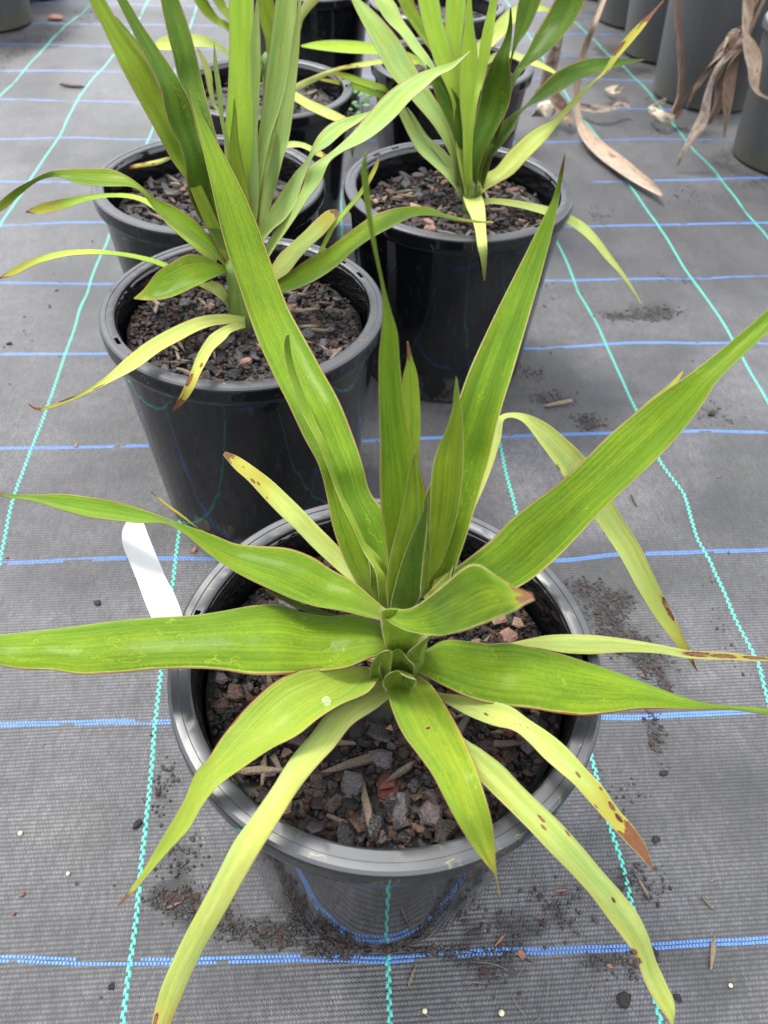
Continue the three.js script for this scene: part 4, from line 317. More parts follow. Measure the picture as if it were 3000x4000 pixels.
  x07: [[.3565,.1997,-2.2075,.3815,.2097,-2.1926],[.3536,.1739,-2.2087,.3824,.1846,-2.1914],[.3509,.1452,-2.2094,.3828,.1585,-2.1908],[.3486,.1132,-2.2096,.3823,.1311,-2.1905],[.3473,.0877,-2.2103,.3782,.1018,-2.1898],[.3449,.0669,-2.2113,.3701,.0747,-2.1888],[.3376,.0487,-2.2097,.3586,.0560,-2.1904],[.3341,.0326,-2.2069,.3502,.0380,-2.1931]],
  x08: [[.3769,.0460,-2.1730,.3869,.0139,-2.1525],[.3610,.0555,-2.1345,.3736,.0257,-2.1142],[.3472,.0619,-2.1048,.3607,.0365,-2.0790],[.3408,.0553,-2.1083,.3490,.0428,-2.0582],[.3335,.0515,-2.0960,.3437,.0326,-2.0864],[.3299,.0414,-2.1021,.3368,.0264,-2.1032],[.3279,.0304,-2.1145,.3321,.0220,-2.1151],[.3261,.0207,-2.1244,.3285,.0193,-2.1223]],
  x09: [[.3636,.0700,-2.1486,.3870,.0700,-2.1658],[.3682,.0595,-2.1366,.3977,.0622,-2.1621],[.3740,.0493,-2.1264,.4078,.0541,-2.1575],[.3830,.0395,-2.1213,.4170,.0448,-2.1529],[.3928,.0310,-2.1157,.4255,.0347,-2.1475],[.4013,.0254,-2.1035,.4320,.0271,-2.1296],[.4110,.0215,-2.0903,.4336,.0236,-2.1057],[.4240,.0187,-2.0808,.4298,.0213,-2.0929]],
  x10: [[.4543,.0159,-2.2061,.4552,.0241,-2.2264],[.4743,.0208,-2.1791,.4721,.0296,-2.2037],[.4944,.0249,-2.1594,.4901,.0346,-2.1868],[.5156,.0276,-2.1578,.5128,.0387,-2.1854],[.5377,.0287,-2.1680,.5364,.0412,-2.1943],[.5616,.0277,-2.1932,.5575,.0406,-2.2166],[.5821,.0255,-2.2086,.5762,.0386,-2.2300],[.5960,.0233,-2.2018,.5913,.0367,-2.2228]],
  x11: [[.5596,.0107,-2.3872,.5621,.0133,-2.3905],[.5646,.0115,-2.3711,.5681,.0183,-2.3834],[.5695,.0125,-2.3552,.5741,.0232,-2.3764],[.5758,.0133,-2.3469,.5806,.0264,-2.3723],[.5846,.0129,-2.3493,.5884,.0274,-2.3732],[.5940,.0125,-2.3580,.5968,.0263,-2.3784],[.6021,.0139,-2.3702,.6037,.0232,-2.3839],[.6088,.0172,-2.3856,.6088,.0188,-2.3881]],
  tag: [[-.1407,.2620,-.2913,-.1371,.2620,-.2931],[-.1470,.2710,-.2972,-.1374,.2716,-.3030],[-.1598,.2865,-.3133,-.1402,.2843,-.3188],[-.1710,.2915,-.3311,-.1489,.2903,-.3359],[-.1799,.2940,-.3470,-.1601,.2936,-.3524],[-.1897,.2950,-.3634,-.1703,.2949,-.3697],[-.1996,.2944,-.3806,-.1812,.2944,-.3889],[-.2046,.2928,-.3972,-.1917,.2931,-.4076],[-.2029,.2920,-.4135,-.2012,.2920,-.4156]],
  s1: [[.0102,.3167,-.2754,.0228,.3200,-.2755],[.0082,.3241,-.2748,.0237,.3268,-.2743],[.0064,.3322,-.2738,.0246,.3342,-.2727],[.0048,.3408,-.2727,.0253,.3419,-.2709],[.0035,.3495,-.2717,.0259,.3497,-.2690],[.0023,.3586,-.2709,.0268,.3565,-.2668],[.0014,.3679,-.2706,.0281,.3619,-.2644],[.0006,.3766,-.2707,.0295,.3662,-.2625]],
  s2: [[.0198,.3211,-.2707,.0288,.3203,-.2728],[.0191,.3271,-.2700,.0287,.3270,-.2728],[.0188,.3328,-.2695,.0287,.3342,-.2722],[.0203,.3382,-.2692,.0295,.3407,-.2714],[.0229,.3437,-.2688,.0307,.3464,-.2706],[.0257,.3491,-.2684,.0317,.3513,-.2698],[.0287,.3541,-.2683,.0322,.3554,-.2689],[.0318,.3588,-.2684,.0326,.3588,-.2681]],
  s3: [[.0057,.2953,-.2716,.0247,.3002,-.2723],[.0040,.3042,-.2704,.0251,.3086,-.2706],[.0024,.3138,-.2686,.0253,.3178,-.2684],[.0020,.3218,-.2676,.0248,.3254,-.2665],[.0036,.3280,-.2678,.0230,.3300,-.2657],[.0059,.3329,-.2683,.0209,.3329,-.2658],[.0087,.3367,-.2685,.0190,.3358,-.2664],[.0117,.3404,-.2685,.0171,.3389,-.2671]],
  s4: [[.0105,.2853,-.2689,.0242,.2890,-.2687],[.0083,.2928,-.2670,.0255,.2973,-.2670],[.0061,.3011,-.2646,.0268,.3065,-.2648],[.0049,.3081,-.2630,.0269,.3141,-.2628],[.0055,.3135,-.2629,.0249,.3185,-.2614],[.0071,.3179,-.2633,.0219,.3209,-.2607],[.0090,.3213,-.2632,.0191,.3229,-.2608],[.0115,.3243,-.2627,.0162,.3248,-.2613]],
  s5: [[-.0031,.2915,-.2733,.0073,.2854,-.2715],[-.0035,.3008,-.2728,.0084,.2936,-.2703],[-.0038,.3104,-.2718,.0093,.3026,-.2687],[-.0029,.3195,-.2707,.0098,.3118,-.2671],[-.0010,.3282,-.2694,.0098,.3212,-.2656],[.0013,.3356,-.2682,.0097,.3300,-.2643],[.0040,.3408,-.2666,.0098,.3373,-.2637],[.0070,.3447,-.2651,.0100,.3432,-.2638]],
};

// ---------------------------------------------------------------- nursery pots
const PR = [[0, 0], [0.1245, 0], [0.1275, 0.003], [0.1295, 0.03], [0.1335, 0.08], [0.1385, 0.14], [0.1437, 0.20], [0.1478, 0.244], [0.1486, 0.2525], [0.1535, 0.2528], [0.1556, 0.2555], [0.1565, 0.261], [0.1565, 0.2695], [0.1555, 0.2732], [0.1534, 0.2748], [0.1487, 0.2750], [0.1481, 0.2742], [0.1415, 0.2742], [0.1399, 0.2733], [0.1392, 0.2700], [0.1372, 0.2665]];
for (let y = 0.263, k = 0; y > 0.235; y -= 0.0024, k++) PR.push([0.1368 - k * 0.00008 + (k & 1 ? 0.0007 : 0), y]);
PR.push([0.1330, 0.215], [0.1165, 0.008], [0, 0.008]);
const potGeo = (() => {
  const g = new THREE.LatheGeometry(PR.map(p => new THREE.Vector2(...p)), 144);
  const ev = new Evaluator(); ev.attributes = ['position', 'normal', 'uv'];
  let b = new Brush(g); b.updateMatrixWorld();
  for (const a of [0.10, -0.16, Math.PI + 0.16, Math.PI - 0.08]) {   // slots through the flat lip
    const s = new Brush(new THREE.BoxGeometry(0.0042, 0.03, 0.013)); s.position.set(0.1447 * Math.cos(a), 0.272, -0.1447 * Math.sin(a)); s.rotation.y = a; s.updateMatrixWorld();
    b = ev.evaluate(b, s, SUBTRACTION);
  }
  return toCreasedNormals(b.geometry, 0.6);
})();
const PN = PR.length - 1;
function potSkin(seed, yellow, spec) {   // black plastic with scuffs; yellow smears on lip and inner wall
  const w = 1024, h = 512, r = rng(seed), m = new Float32Array(w * h);
  for (let s = 0; s < yellow; s++) {
    const onLip = r() < 0.7, v0 = onLip ? mix(10, 18, r()) / PN : mix(19, 30, r()) / PN; let x = r() * w, y = v0 * h, a = r() * 6.28; const n = onLip ? 6 + r() * 18 : 10 + r() * 40;
    for (let k = 0; k < n; k++) { a += (r() - 0.5) * 1.6; x += onLip ? Math.cos(a) * 0.7 : 1.2; y += onLip ? Math.sin(a) * 2 : (r() - 0.5) * 1.2; const xi = ((Math.round(x) % w) + w) % w, yi = clamp(Math.round(y), 0, h - 1); m[yi * w + xi] = Math.max(m[yi * w + xi], 0.35 + 0.5 * r()); if (r() < 0.35) m[yi * w + (xi + 1) % w] = 0.5; }
  }
  const map = dataTex(w, h, (x, y) => { const v = y / h * PN, d = fbm(x / 40, y / 40); let k = 0.0016 + 0.002 * d; const dirt = (v < 3.3 ? sstep(0.42, 0.75, fbm(x / 14, y / 9)) : 0) * 0.025 + sstep(0.82, 0.92, vnoise(x / 3.2, y / 5)) * 0.005; let c = [k + dirt, k * 1.1 + dirt * 0.85, k * 1.35 + dirt * 0.6]; const q = m[y * w + x]; return q ? mix3(c, [0.15, 0.14, 0.018], q) : c; });
  const rough = dataTex(w, h, (x, y) => { const v = y / h * PN, d = fbm(x / 30 + 9, y / 22); const lip = v > 12.5 && v < 18.5, q = lip ? 0.40 + 0.12 * d : 0.035 + 0.035 * d + 0.25 * sstep(0.72, 0.85, fbm(x / 9, y / 7)); return [q, q, q]; }, false);
  return new THREE.MeshPhysicalMaterial({ map, roughnessMap: rough, roughness: 1, specularIntensity: spec, ior: 1.62 });
}
const blackPot = potSkin(11, 150, 1), blackPotB = potSkin(23, 24, 0.7);
const greyMap = dataTex(512, 256, (x, y) => { const v = y / 256 * PN, d = fbm(x / 20, y / 30), s = vnoise(x / 2.5, y / 90), mo = v < 4 ? sstep(0.3, 0.7, fbm(x / 9, y / 6)) * sstep(4, 2.2, v) : 0; const k = 0.028 * (0.7 + 0.4 * d + 0.25 * s); return mix3([k, k * 1.01, k * 1.03], [0.035, 0.034, 0.018], mo * 0.8); });
const greyPot = new THREE.MeshStandardMaterial({ map: greyMap, roughness: 0.42 });
function pot(x, z, m, label, group, s = 1, turn = 0) { const g = solo('nursery_pot', potGeo, m, label, 'pot', [x, 0.0008, z], group); g.scale.setScalar(s); g.rotation.y = turn; return g; }
pot(0.0074, -0.3105, blackPot, 'nearest black plastic nursery pot, glossy, with yellow smears on its wide rim', undefined, 1, -0.06);
pot(-0.169, -0.756, blackPotB, 'black plastic pot left of centre, second nearest, with dark soil heaped at its rim', undefined, 1.01, 0.7);
pot(-0.267, -1.062, blackPotB, 'black plastic pot at left, behind the second nearest pot', undefined, 1.02, 1.9);
pot(0.080, -1.079, blackPotB, 'black plastic pot right of centre, with a pale leaf tip hanging over its front', undefined, 1.03, 2.4);
pot(-0.25, -1.46, blackPotB, 'black plastic pot with yellowed leaves, in the left row, third from the camera', undefined, 1, 0.3);
pot(0.085, -1.645, blackPotB, 'black plastic pot directly behind the right of centre plant', undefined, 1, 1.1);
pot(-0.25, -2.17, blackPotB, 'farthest black plastic pot of the left row, cut by the top edge', undefined, 1, 2.0);
pot(0.06, -2.06, blackPotB, 'farthest black plastic pot of the right row, near the top edge', undefined, 1, 0.2);
pot(0.955, -1.99, greyPot, 'nearest grey plastic pot at the right edge with a pale rim', undefined, 1.05, 0.4);
pot(0.85, -2.42, greyPot, 'wide grey plastic pot behind the withered leaves at upper right', undefined, 1.12, 1.2);
pot(0.82, -2.80, greyPot, 'grey plastic pot third along the right side row', undefined, 1.05, 2.1);
pot(0.79, -3.16, greyPot, 'grey plastic pot fourth along the right side row', undefined, 1.05, 0.9);
pot(0.74, -3.52, greyPot, 'grey plastic pot fifth and farthest along the right side row', undefined, 1.05, 0.1);
pot(-1.335, -2.75, greyPot, 'grey plastic pot in the top left corner of the picture', undefined, 1.05, 0.5);
pot(-1.345, -3.10, greyPot, 'grey plastic pot just behind the top left corner pot', undefined, 1.05, 1.5);

// ---------------------------------------------------------------- potting mix: soil, bark chips, splinters
function chipGeo(seed, lx, ly, lz) {
  const r = rng(seed), n = 5 + Math.floor(r() * 2), ang = Array.from({ length: n }, (_, i) => (i + 0.55 * (r() - 0.5)) / n * 6.283), rad = ang.map(() => 0.72 + 0.5 * r());
  const ring = (s, y) => ang.map((a, i) => [Math.cos(a) * rad[i] * lx * s, y * (1 + 0.5 * (r() - 0.5)), Math.sin(a) * rad[i] * lz * s]);
  const A = ring(0.86, -ly), B = ring(1, ly * 0.25), C = ring(0.74, ly), pos = [], uv = [], tri = (a, b, c) => { for (const p of [a, b, c]) { pos.push(...p); uv.push(p[0] * 40 + seed * 0.37, p[2] * 40 + p[1] * 30); } };
  for (let i = 0; i < n; i++) { const j = (i + 1) % n; tri(A[i], B[i], A[j]); tri(A[j], B[i], B[j]); tri(B[i], C[i], B[j]); tri(B[j], C[i], C[j]); }
  for (let i = 1; i + 1 < n; i++) { tri(C[0], C[i + 1], C[i]); tri(A[0], A[i], A[i + 1]); }
  return geo(pos, null, uv);
}
const grain = dataTex(128, 128, (x, y) => { const k = 0.55 + 0.5 * vnoise(x / 2.2, y / 16) + 0.35 * (fbm(x / 18, y / 18) - 0.3); return [k, k * 0.97, k * 0.95]; });
const grainBump = dataTex(128, 128, (x, y) => { const k = 0.6 * vnoise(x / 2.2, y / 14) + 0.4 * vnoise(x / 6 + 3, y / 6); return [k, k, k]; }, false);
const chipMats = [[0.031, 0.0225, 0.0235, 0.36], [0.0135, 0.0125, 0.0135, 0.3], [0.0042, 0.0034, 0.0029, 0.34], [0.046, 0.024, 0.0175, 0.45], [0.023, 0.0118, 0.007, 0.45], [0.105, 0.062, 0.046, 0.55], [0.034, 0.0072, 0.0045, 0.36], [0.13, 0.092, 0.064, 0.7], [0.025, 0.0215, 0.0230, 0.3], [0.0085, 0.0052, 0.0033, 0.42]].map(([r, g, b, q]) => new THREE.MeshPhysicalMaterial({ color: lin(r * 1.25, g * 1.22, b * 1.2), roughness: 0.2 + q, specularIntensity: 0.45, map: grain, bumpMap: grainBump, bumpScale: 0.0012 }));
const woodMats = [[0.0630, 0.0441, 0.0231], [0.0882, 0.0651, 0.0378], [0.0378, 0.0260, 0.0151]].map(c => std(...c, 0.75, { map: grain, bumpMap: grainBump, bumpScale: 0.0008 }));
const chipShapes = Array.from({ length: 14 }, (_, i) => chipGeo(40 + i, 0.0078 + 0.0012 * (i % 4), 0.0015 + 0.0005 * (i % 3), 0.0052 + 0.0008 * (i % 5)));
const splinterShapes = Array.from({ length: 6 }, (_, i) => chipGeo(90 + i, 0.0115 + 0.003 * (i % 3), 0.0012 + 0.0003 * (i % 2), 0.0018 + 0.0005 * (i % 3)));
const crumbShapes = Array.from({ length: 4 }, (_, i) => chipGeo(120 + i, 0.0024, 0.0013, 0.0018));
const soilMap = dataTex(256, 256, (x, y) => { const k = 0.005 * (0.3 + 1.4 * fbm(x / 6, y / 6)); return [k * 1.12, k, k * 0.85]; });
const soilMat = new THREE.MeshStandardMaterial({ map: soilMap, roughness: 0.8 });
const pick = (r, w) => { let s = r() * w.reduce((a, b) => a + b, 0); for (let i = 0; i < w.length; i++) if ((s -= w[i]) < 0) return i; return w.length - 1; };
function pottingMix(x, z, top, seed, nChips, stem, label, o = {}) {
  const r = rng(seed), g = thing('potting_mix', label, 'potting mix', [x, top, z]), RAD = 0.1345 * (o.scale ?? 1);
  const hAt = (a, b) => 0.006 * (fbm(a * 40 + seed, b * 40) - 0.5) * 2 + (o.heap ? 0.016 * Math.exp(-((a - o.heap[0]) ** 2 + (b - o.heap[1]) ** 2) / 0.0016) : 0);
  { const pos = [], uv = [], idx = [], n = 40, m = 14; for (let j = 0; j <= m; j++) for (let i = 0; i < n; i++) { const q = RAD * j / m, a = i / n * 6.283, px = q * Math.cos(a), pz = q * Math.sin(a); pos.push(px, hAt(px, pz) - 0.004 + 0.003 * vnoise(px * 300, pz * 300), pz); uv.push(px * 10, pz * 10); }
    for (let j = 0; j < m; j++) for (let i = 0; i < n; i++) { const a = j * n + i, b = j * n + (i + 1) % n; idx.push(a, b, b + n, a, b + n, a + n); }
    const k = pos.length / 3; for (let i = 0; i < n; i++) { const a = i / n * 6.283; pos.push(RAD * 0.93 * Math.cos(a), -0.06, RAD * 0.93 * Math.sin(a)); uv.push(0, 0); } for (let i = 0; i < n; i++) { const a = m * n + i, b = m * n + (i + 1) % n, c = k + i, d = k + (i + 1) % n; idx.push(a, b, d, a, d, c); } pos.push(0, -0.06, 0); uv.push(0, 0); for (let i = 0; i < n; i++) idx.push(k + i, k + (i + 1) % n, k + n);
    part('soil', geo(pos, idx, uv), soilMat, g); }
  const spot = lim => { for (;;) { const q = Math.sqrt(r()) * (RAD - lim), a = r() * 6.283, px = q * Math.cos(a), pz = q * Math.sin(a); if (Math.hypot(px - stem[0], pz - stem[1]) > 0.021) return [px, pz]; } };
  const fill = [];
  for (let i = 0; i < (o.fill ?? 700); i++) { const [px, pz] = spot(0.003); const q = crumbShapes[i & 3].clone(), m4 = new THREE.Matrix4().compose(V(px, hAt(px, pz) - 0.0008 + 0.0042 * r(), pz), new THREE.Quaternion().setFromEuler(new THREE.Euler((r() - 0.5) * 1.6, r() * 6.28, (r() - 0.5) * 1.6)), V(1, 1, 1).multiplyScalar(0.6 + r())); fill.push(q.applyMatrix4(m4)); }
  for (let k = 0; k < 3; k++) { const f = part('bark_crumbs', mergeGeometries(fill.filter((_, i) => i % 3 === k)), chipMats[[2, 9, 4][k]], g); f.userData.kind = 'stuff'; }
  const under = [[], [], []];
  for (let i = 0; i < (o.under ?? 0); i++) { const [px, pz] = spot(0.006); under[i % 3].push(chipShapes[Math.floor(r() * 14)].clone().applyMatrix4(new THREE.Matrix4().compose(V(px, hAt(px, pz) - 0.0015 + 0.003 * r(), pz), new THREE.Quaternion().setFromEuler(new THREE.Euler((r() - 0.5) * 1.2, r() * 6.28, (r() - 0.5) * 1.2)), V(1, 1, 1).multiplyScalar(0.35 + 0.5 * r())))); }
  under.forEach((L, k) => { if (L.length) part('bark_bed', mergeGeometries(L), chipMats[[2, 9, 4][k]], g).userData.kind = 'stuff'; });
  const nS = Math.round(nChips * 0.16);
  for (let i = 0; i < nChips; i++) {
    const sp = i < nS, [px, pz] = spot(sp ? 0.016 : 0.008), big = sp ? 0.6 + 0.9 * r() : 0.40 + 0.86 * Math.pow(r(), 1.5);
    const c = part(sp ? 'wood_splinter' : 'bark_chip', (sp ? splinterShapes : chipShapes)[Math.floor(r() * (sp ? 6 : 14))], sp ? woodMats[pick(r, [3, 2, 4])] : chipMats[pick(r, o.pale ? [18, 16, 14, 14, 12, 14, 2, 8, 14, 12] : [22, 18, 20, 12, 12, 6, 3, 3, 18, 14])], g);
    c.position.set(px, hAt(px, pz) + 0.0008 + 0.0062 * r(), pz); c.rotation.set((r() - 0.5) * (sp ? 0.5 : 1.1), r() * 6.28, (r() - 0.5) * (sp ? 0.4 : 1.1)); c.scale.setScalar(big * (o.size ?? 1));
  }
  return g;
}
const mixA = pottingMix(0.0074, -0.3105, 0.238, 501, 300, [0.0127, 0.0168], 'dark bark potting mix with purple grey chips in the nearest pot', { fill: 2000, under: 700 });
pottingMix(-0.169, -0.756, 0.243, 502, 290, [-0.008, -0.015], 'bark potting mix with a dark heap at the left, in the second nearest pot', { heap: [-0.105, 0.0], fill: 1800, under: 300, size: 0.95 });
pottingMix(0.080, -1.079, 0.248, 503, 280, [0.0195, -0.006], 'pale brown bark potting mix in the pot right of centre', { fill: 900, under: 400, pale: true, size: 1.0 });
pottingMix(-0.267, -1.062, 0.240, 504, 110, [0.007, -0.008], 'bark potting mix in the pot behind the second nearest pot', { fill: 300, under: 300 });
pottingMix(-0.25, -1.46, 0.240, 505, 90, [0.01, 0.01], 'reddish bark potting mix in the pot with yellowed leaves', { fill: 200 });
pottingMix(0.085, -1.645, 0.240, 506, 60, [0, 0], 'bark potting mix in the pot behind the right of centre plant', { fill: 150 });
pottingMix(0.06, -2.06, 0.240, 507, 60, [0, 0], 'brown bark potting mix in the farthest pot of the right row', { fill: 100 });
pottingMix(-0.25, -2.17, 0.240, 508, 10, [0, 0], 'potting mix in the farthest pot of the left row', { fill: 40 });
pottingMix(0.955, -1.99, 0.250, 509, 20, [0, 0], 'potting mix in the nearest grey pot at the right edge', { fill: 40 });

// ---------------------------------------------------------------- plants
const AXIS = { a: [0.0201, -0.2937], b: [-0.1771, -0.7708], d: [0.0996, -1.0849], c: [-0.26, -1.07], e: [-0.24, -1.45], f: [0.085, -1.645], x: [0.9, -1.9] };
const LOOK = {
  a01: { tone: 'green', sag: 0.17, scrib: 2 }, a02: { tone: 'fresh', scrib: 0, margin: 0.15, sag: 0.06 }, a03: { tone: 'green', scrib: 2 }, a04: { tone: 'fresh', brownFrom: 0.93, scrib: 0 }, a05: { tone: 'green', sag: 0.16, scrib: 12, margin: 0.35, brownFrom: 0.975 }, a06: { tone: 'fresh', scrib: 9, margin: 0.15, sag: 0.22 }, a07: { tone: 'fresh', scrib: 1, margin: 0.15, sag: 0.25 }, a08: { tone: 'deep', scrib: 2, margin: 0.1, sag: -0.12 }, a09: { tone: 'fresh', scrib: 0, margin: 0.1 }, a09b: { tone: 'fresh', scrib: 0, margin: 0.1 },
  a10: { tone: 'green', sag: 0.16, scrib: 2, margin: 0.8 }, a10b: { tone: 'green', yellowFrom: 0.85, scrib: 0 }, a11: { tone: 'green', scrib: 5, brownFrom: 0.965, yellowFrom: 0.9, margin: 0.4, sag: 0.05 }, a12: { tone: 'green', sag: 0.17, scrib: 2, brownFrom: 0.965 }, a12b: { tone: 'fresh', yellowFrom: 0.75, brownFrom: 0.97 }, a12c: { tone: 'deep' },
  a13: { tone: 'green', sag: -0.12, scrib: 22, margin: 1 }, a14: { tone: 'lime', sag: 0.16, scrib: 10, brownFrom: 0.96, yellowFrom: 0.85 }, a15: { tone: 'mint', scrib: 7, margin: 0.7, sag: 0.16, yellowFrom: 0.75, spots: [[0.28, 0.835, 0.13]] }, a16: { tone: 'olive', sag: 0.15, scrib: 26, yellowFrom: 0.78, spots: [[0.52, 0.33, 0.05, 1]] }, a17: { tone: 'green', sag: -0.10, scrib: 10, margin: 1 },
  a18: { tone: 'pale', scrib: 0, margin: 0.2, yellowFrom: 0.72, spots: [[0.4, 0.72, 0.3], [0.5, 0.80, 0.26], [0.4, 0.9, 0.3]] }, a19: { tone: 'pale', scrib: 0, margin: 0.3, yellowFrom: 0.78, brownFrom: 0.955, spots: [[0.08, 0.83, 0.132], [0.12, 0.85, 0.106], [0.95, 0.45, 0.046]] },
  a20: { tone: 'pale', scrib: 1, margin: 0.3, yellowFrom: 0.60, brownFrom: 0.86, spots: [[0.55, 0.30, 0.048], [0.5, 0.42, 0.024], [0.35, 0.45, 0.024], [0.62, 0.40, 0.019], [0.48, 0.64, 0.066], [0.12, 0.72, 0.048], [0.2, 0.78, 0.104], [0.3, 0.82, 0.119, 1], [0.9, 0.74, 0.048]] },
  a21: { tone: 'mint', scrib: 4, margin: 0.35, sag: 0.14, yellowFrom: 0.96, spots: [[0.45, 0.36, 0.053], [0.62, 0.37, 0.042], [0.1, 0.42, 0.048], [0.47, 0.60, 0.057, 1], [0.97, 0.76, 0.081], [0.99, 0.79, 0.081], [0.9, 0.80, 0.029]] },
  a22: { tone: 'pale', scrib: 0, margin: 0.2, yellowFrom: 0.62, brownFrom: 0.955, spots: [[0.75, 0.80, 0.099], [0.6, 0.77, 0.059], [0.85, 0.70, 0.040], [0.4, 0.88, 0.040]] },
};
const BSTYLE = { b01: 'deep', b03: 'deep', b08: 'cool', b09: 'deep', b11: 'mid', b12: 'tip', b13: 'tip', b14: 'mid', b15: 'pale', b16: 'brown', b17: 'brown', b18: 'cool', b19: 'cool', b20: 'yellow', b21: 'tip', b22: 'mid', b04: 'fresh', b05: 'cool', b06: 'cool', b07: 'cool', d01: 'cool', d02: 'cool', d03: 'cool', d04: 'cool', d05: 'fresh', d06: 'fresh', d07: 'fresh', d08: 'fresh', d09: 'deep', d10: 'deep', d11: 'deep', d12: 'deep', d13: 'deep', d14: 'brown', d15: 'pale', d16: 'pale', c02: 'yellow', c03: 'brown', e01: 'pale', e04: 'pale', e05: 'pale', e06: 'yellow', e07: 'pale', f01: 'tip', f02: 'tip', f03: 'fresh', f04: 'brown', f05: 'pale', f07: 'pale' };
const STYLES = { mid: { tone: 'green', seed: 69, yellowFrom: 0.86, tr: 0.4 }, green: { tone: 'fresh', seed: 61, tr: 0.45 }, deep: { tone: 'deep', seed: 62 }, fresh: { tone: 'bright', seed: 63, margin: 0.3, tr: 0.5 }, cool: { tone: 'silver', seed: 64, margin: 0.7, tr: 0.45 }, pale: { tone: 'pale', seed: 65, margin: 0.4 }, yellow: { tone: 'pale', seed: 66, margin: 0.3, yellowFrom: 0.75, brownFrom: 0.97 }, tip: { tone: 'bright', seed: 67, yellowFrom: 0.7, brownFrom: 0.97 }, brown: { tone: 'pale', seed: 68, yellowFrom: 0.68, brownFrom: 0.9, spots: [[0.2, 0.8, 0.2], [0.7, 0.7, 0.12]] } };
const stemMat = new THREE.MeshStandardMaterial({ map: dataTex(64, 256, (x, y) => { const v = y / 256, k = 0.75 + 0.4 * vnoise(x / 3, y / 40), ringed = vnoise(1, y / 5); return mix3([0.045 * k, 0.037 * k, 0.013 * k], [0.05 * k, 0.085 * k, 0.009 * k], sstep(0.15, 0.4, v + 0.12 * (ringed - 0.5))); }), roughness: 0.5 });
function stem(parent, x, z, y0, y1, r0, r1, lean = 0) {
  const pos = [], uv = [], idx = [], n = 20, m = 14;
  for (let j = 0; j <= m; j++) for (let i = 0; i < n; i++) { const t = j / m, a = i / n * 6.283, q = mix(r0, r1, t) * (1 + 0.05 * Math.sin(t * 34) + 0.06 * (vnoise(i / 3, t * 9) - 0.5)) * (j === m ? 0.3 : 1); pos.push(x + lean * t * t + q * Math.cos(a), mix(y0, y1, t), z + q * Math.sin(a)); uv.push(i / n, t); }
  for (let j = 0; j < m; j++) for (let i = 0; i < n; i++) { const a = j * n + i, b = j * n + (i + 1) % n; idx.push(a, a + n, b + n, a, b + n, b); }
  for (let i = 1; i + 1 < n; i++) { idx.push(0, i, i + 1); const t = m * n; idx.push(t, t + i + 1, t + i); }
  return part('stem', geo(pos, idx, uv), stemMat, parent);
}
function plant(key, label, o = {}) {
  const g = thing('strap_leaf_plant', label, 'plant', [AXIS[key][0], o.y ?? 0.24, AXIS[key][1]]), off = V(...g.position.toArray()).negate();
  const S = stem(g, AXIS[key][0], AXIS[key][1], (o.y ?? 0.24) - 0.03, o.top ?? 0.34, o.r ?? 0.0155, (o.r ?? 0.0155) * 0.85); S.geometry.translate(off.x, off.y, off.z);
  let k = 0;
  for (const name of Object.keys(LEAVES).filter(n => n.startsWith(key))) {
    k++; const own = LOOK[name], m = own ? leafMat(leafTex({ seed: k + 3, ...own })) : sharedMat(BSTYLE[name] ?? 'green', STYLES[BSTYLE[name] ?? 'green']);
    const gl = leafGeometry(LEAVES[name], AXIS[key], { seed: k, sag: own?.sag ?? 0.11, sub: own ? 6 : 4, cols: own ? 12 : 8, ...(o.leaf ?? {}) }); gl.translate(off.x, off.y, off.z);
    part('leaf', gl, m, g, own?.brownFrom < 0.9 || name === 'a22' ? (name === 'a22' ? 'yellowed narrow leaf with a brown tip' : 'pale leaf with brown spots and a dead brown tip') : undefined);
  }
  return [g, off];
}
const [plantA, offA] = plant('a', 'large green strap leaf plant in the nearest pot, leaves spreading in all directions', { top: 0.338, r: 0.0150 });
{
  const mS = leafMat(leafTex({ w: 128, h: 256, tone: 'fresh', seed: 91, scrib: 14, margin: 0.2 })), mD = leafMat(leafTex({ w: 128, h: 256, tone: 'green', seed: 92, scrib: 2, margin: 0.35 }));
  for (const [n, m, sg] of [['s1', mS, -0.26], ['s2', mD, -0.2], ['s3', mD, -0.28], ['s4', mD, -0.3], ['s5', mD, -0.2]]) part('leaf_sheath', leafGeometry(LEAVES[n], [0.02, 0], { sag: -sg, sub: 6, cols: 12, seed: 5 }).translate(offA.x, offA.y, offA.z), m, plantA);
}
plant('b', 'tall strap leaf plant in the second nearest pot, dark and pale upright leaves', { top: 0.325, r: 0.0135 });
plant('d', 'strap leaf plant with a bright green centre in the pot right of centre', { y: 0.248, top: 0.292, r: 0.012 });
plant('c', 'small part of a strap leaf plant in the pot behind the second nearest pot', { top: 0.29, r: 0.012 });
plant('e', 'strap leaf plant with yellowed drooping leaves in the third pot of the left row', { top: 0.33, r: 0.012 });
plant('f', 'strap leaf plant mostly hidden behind the right of centre plant', { top: 0.33, r: 0.012 });

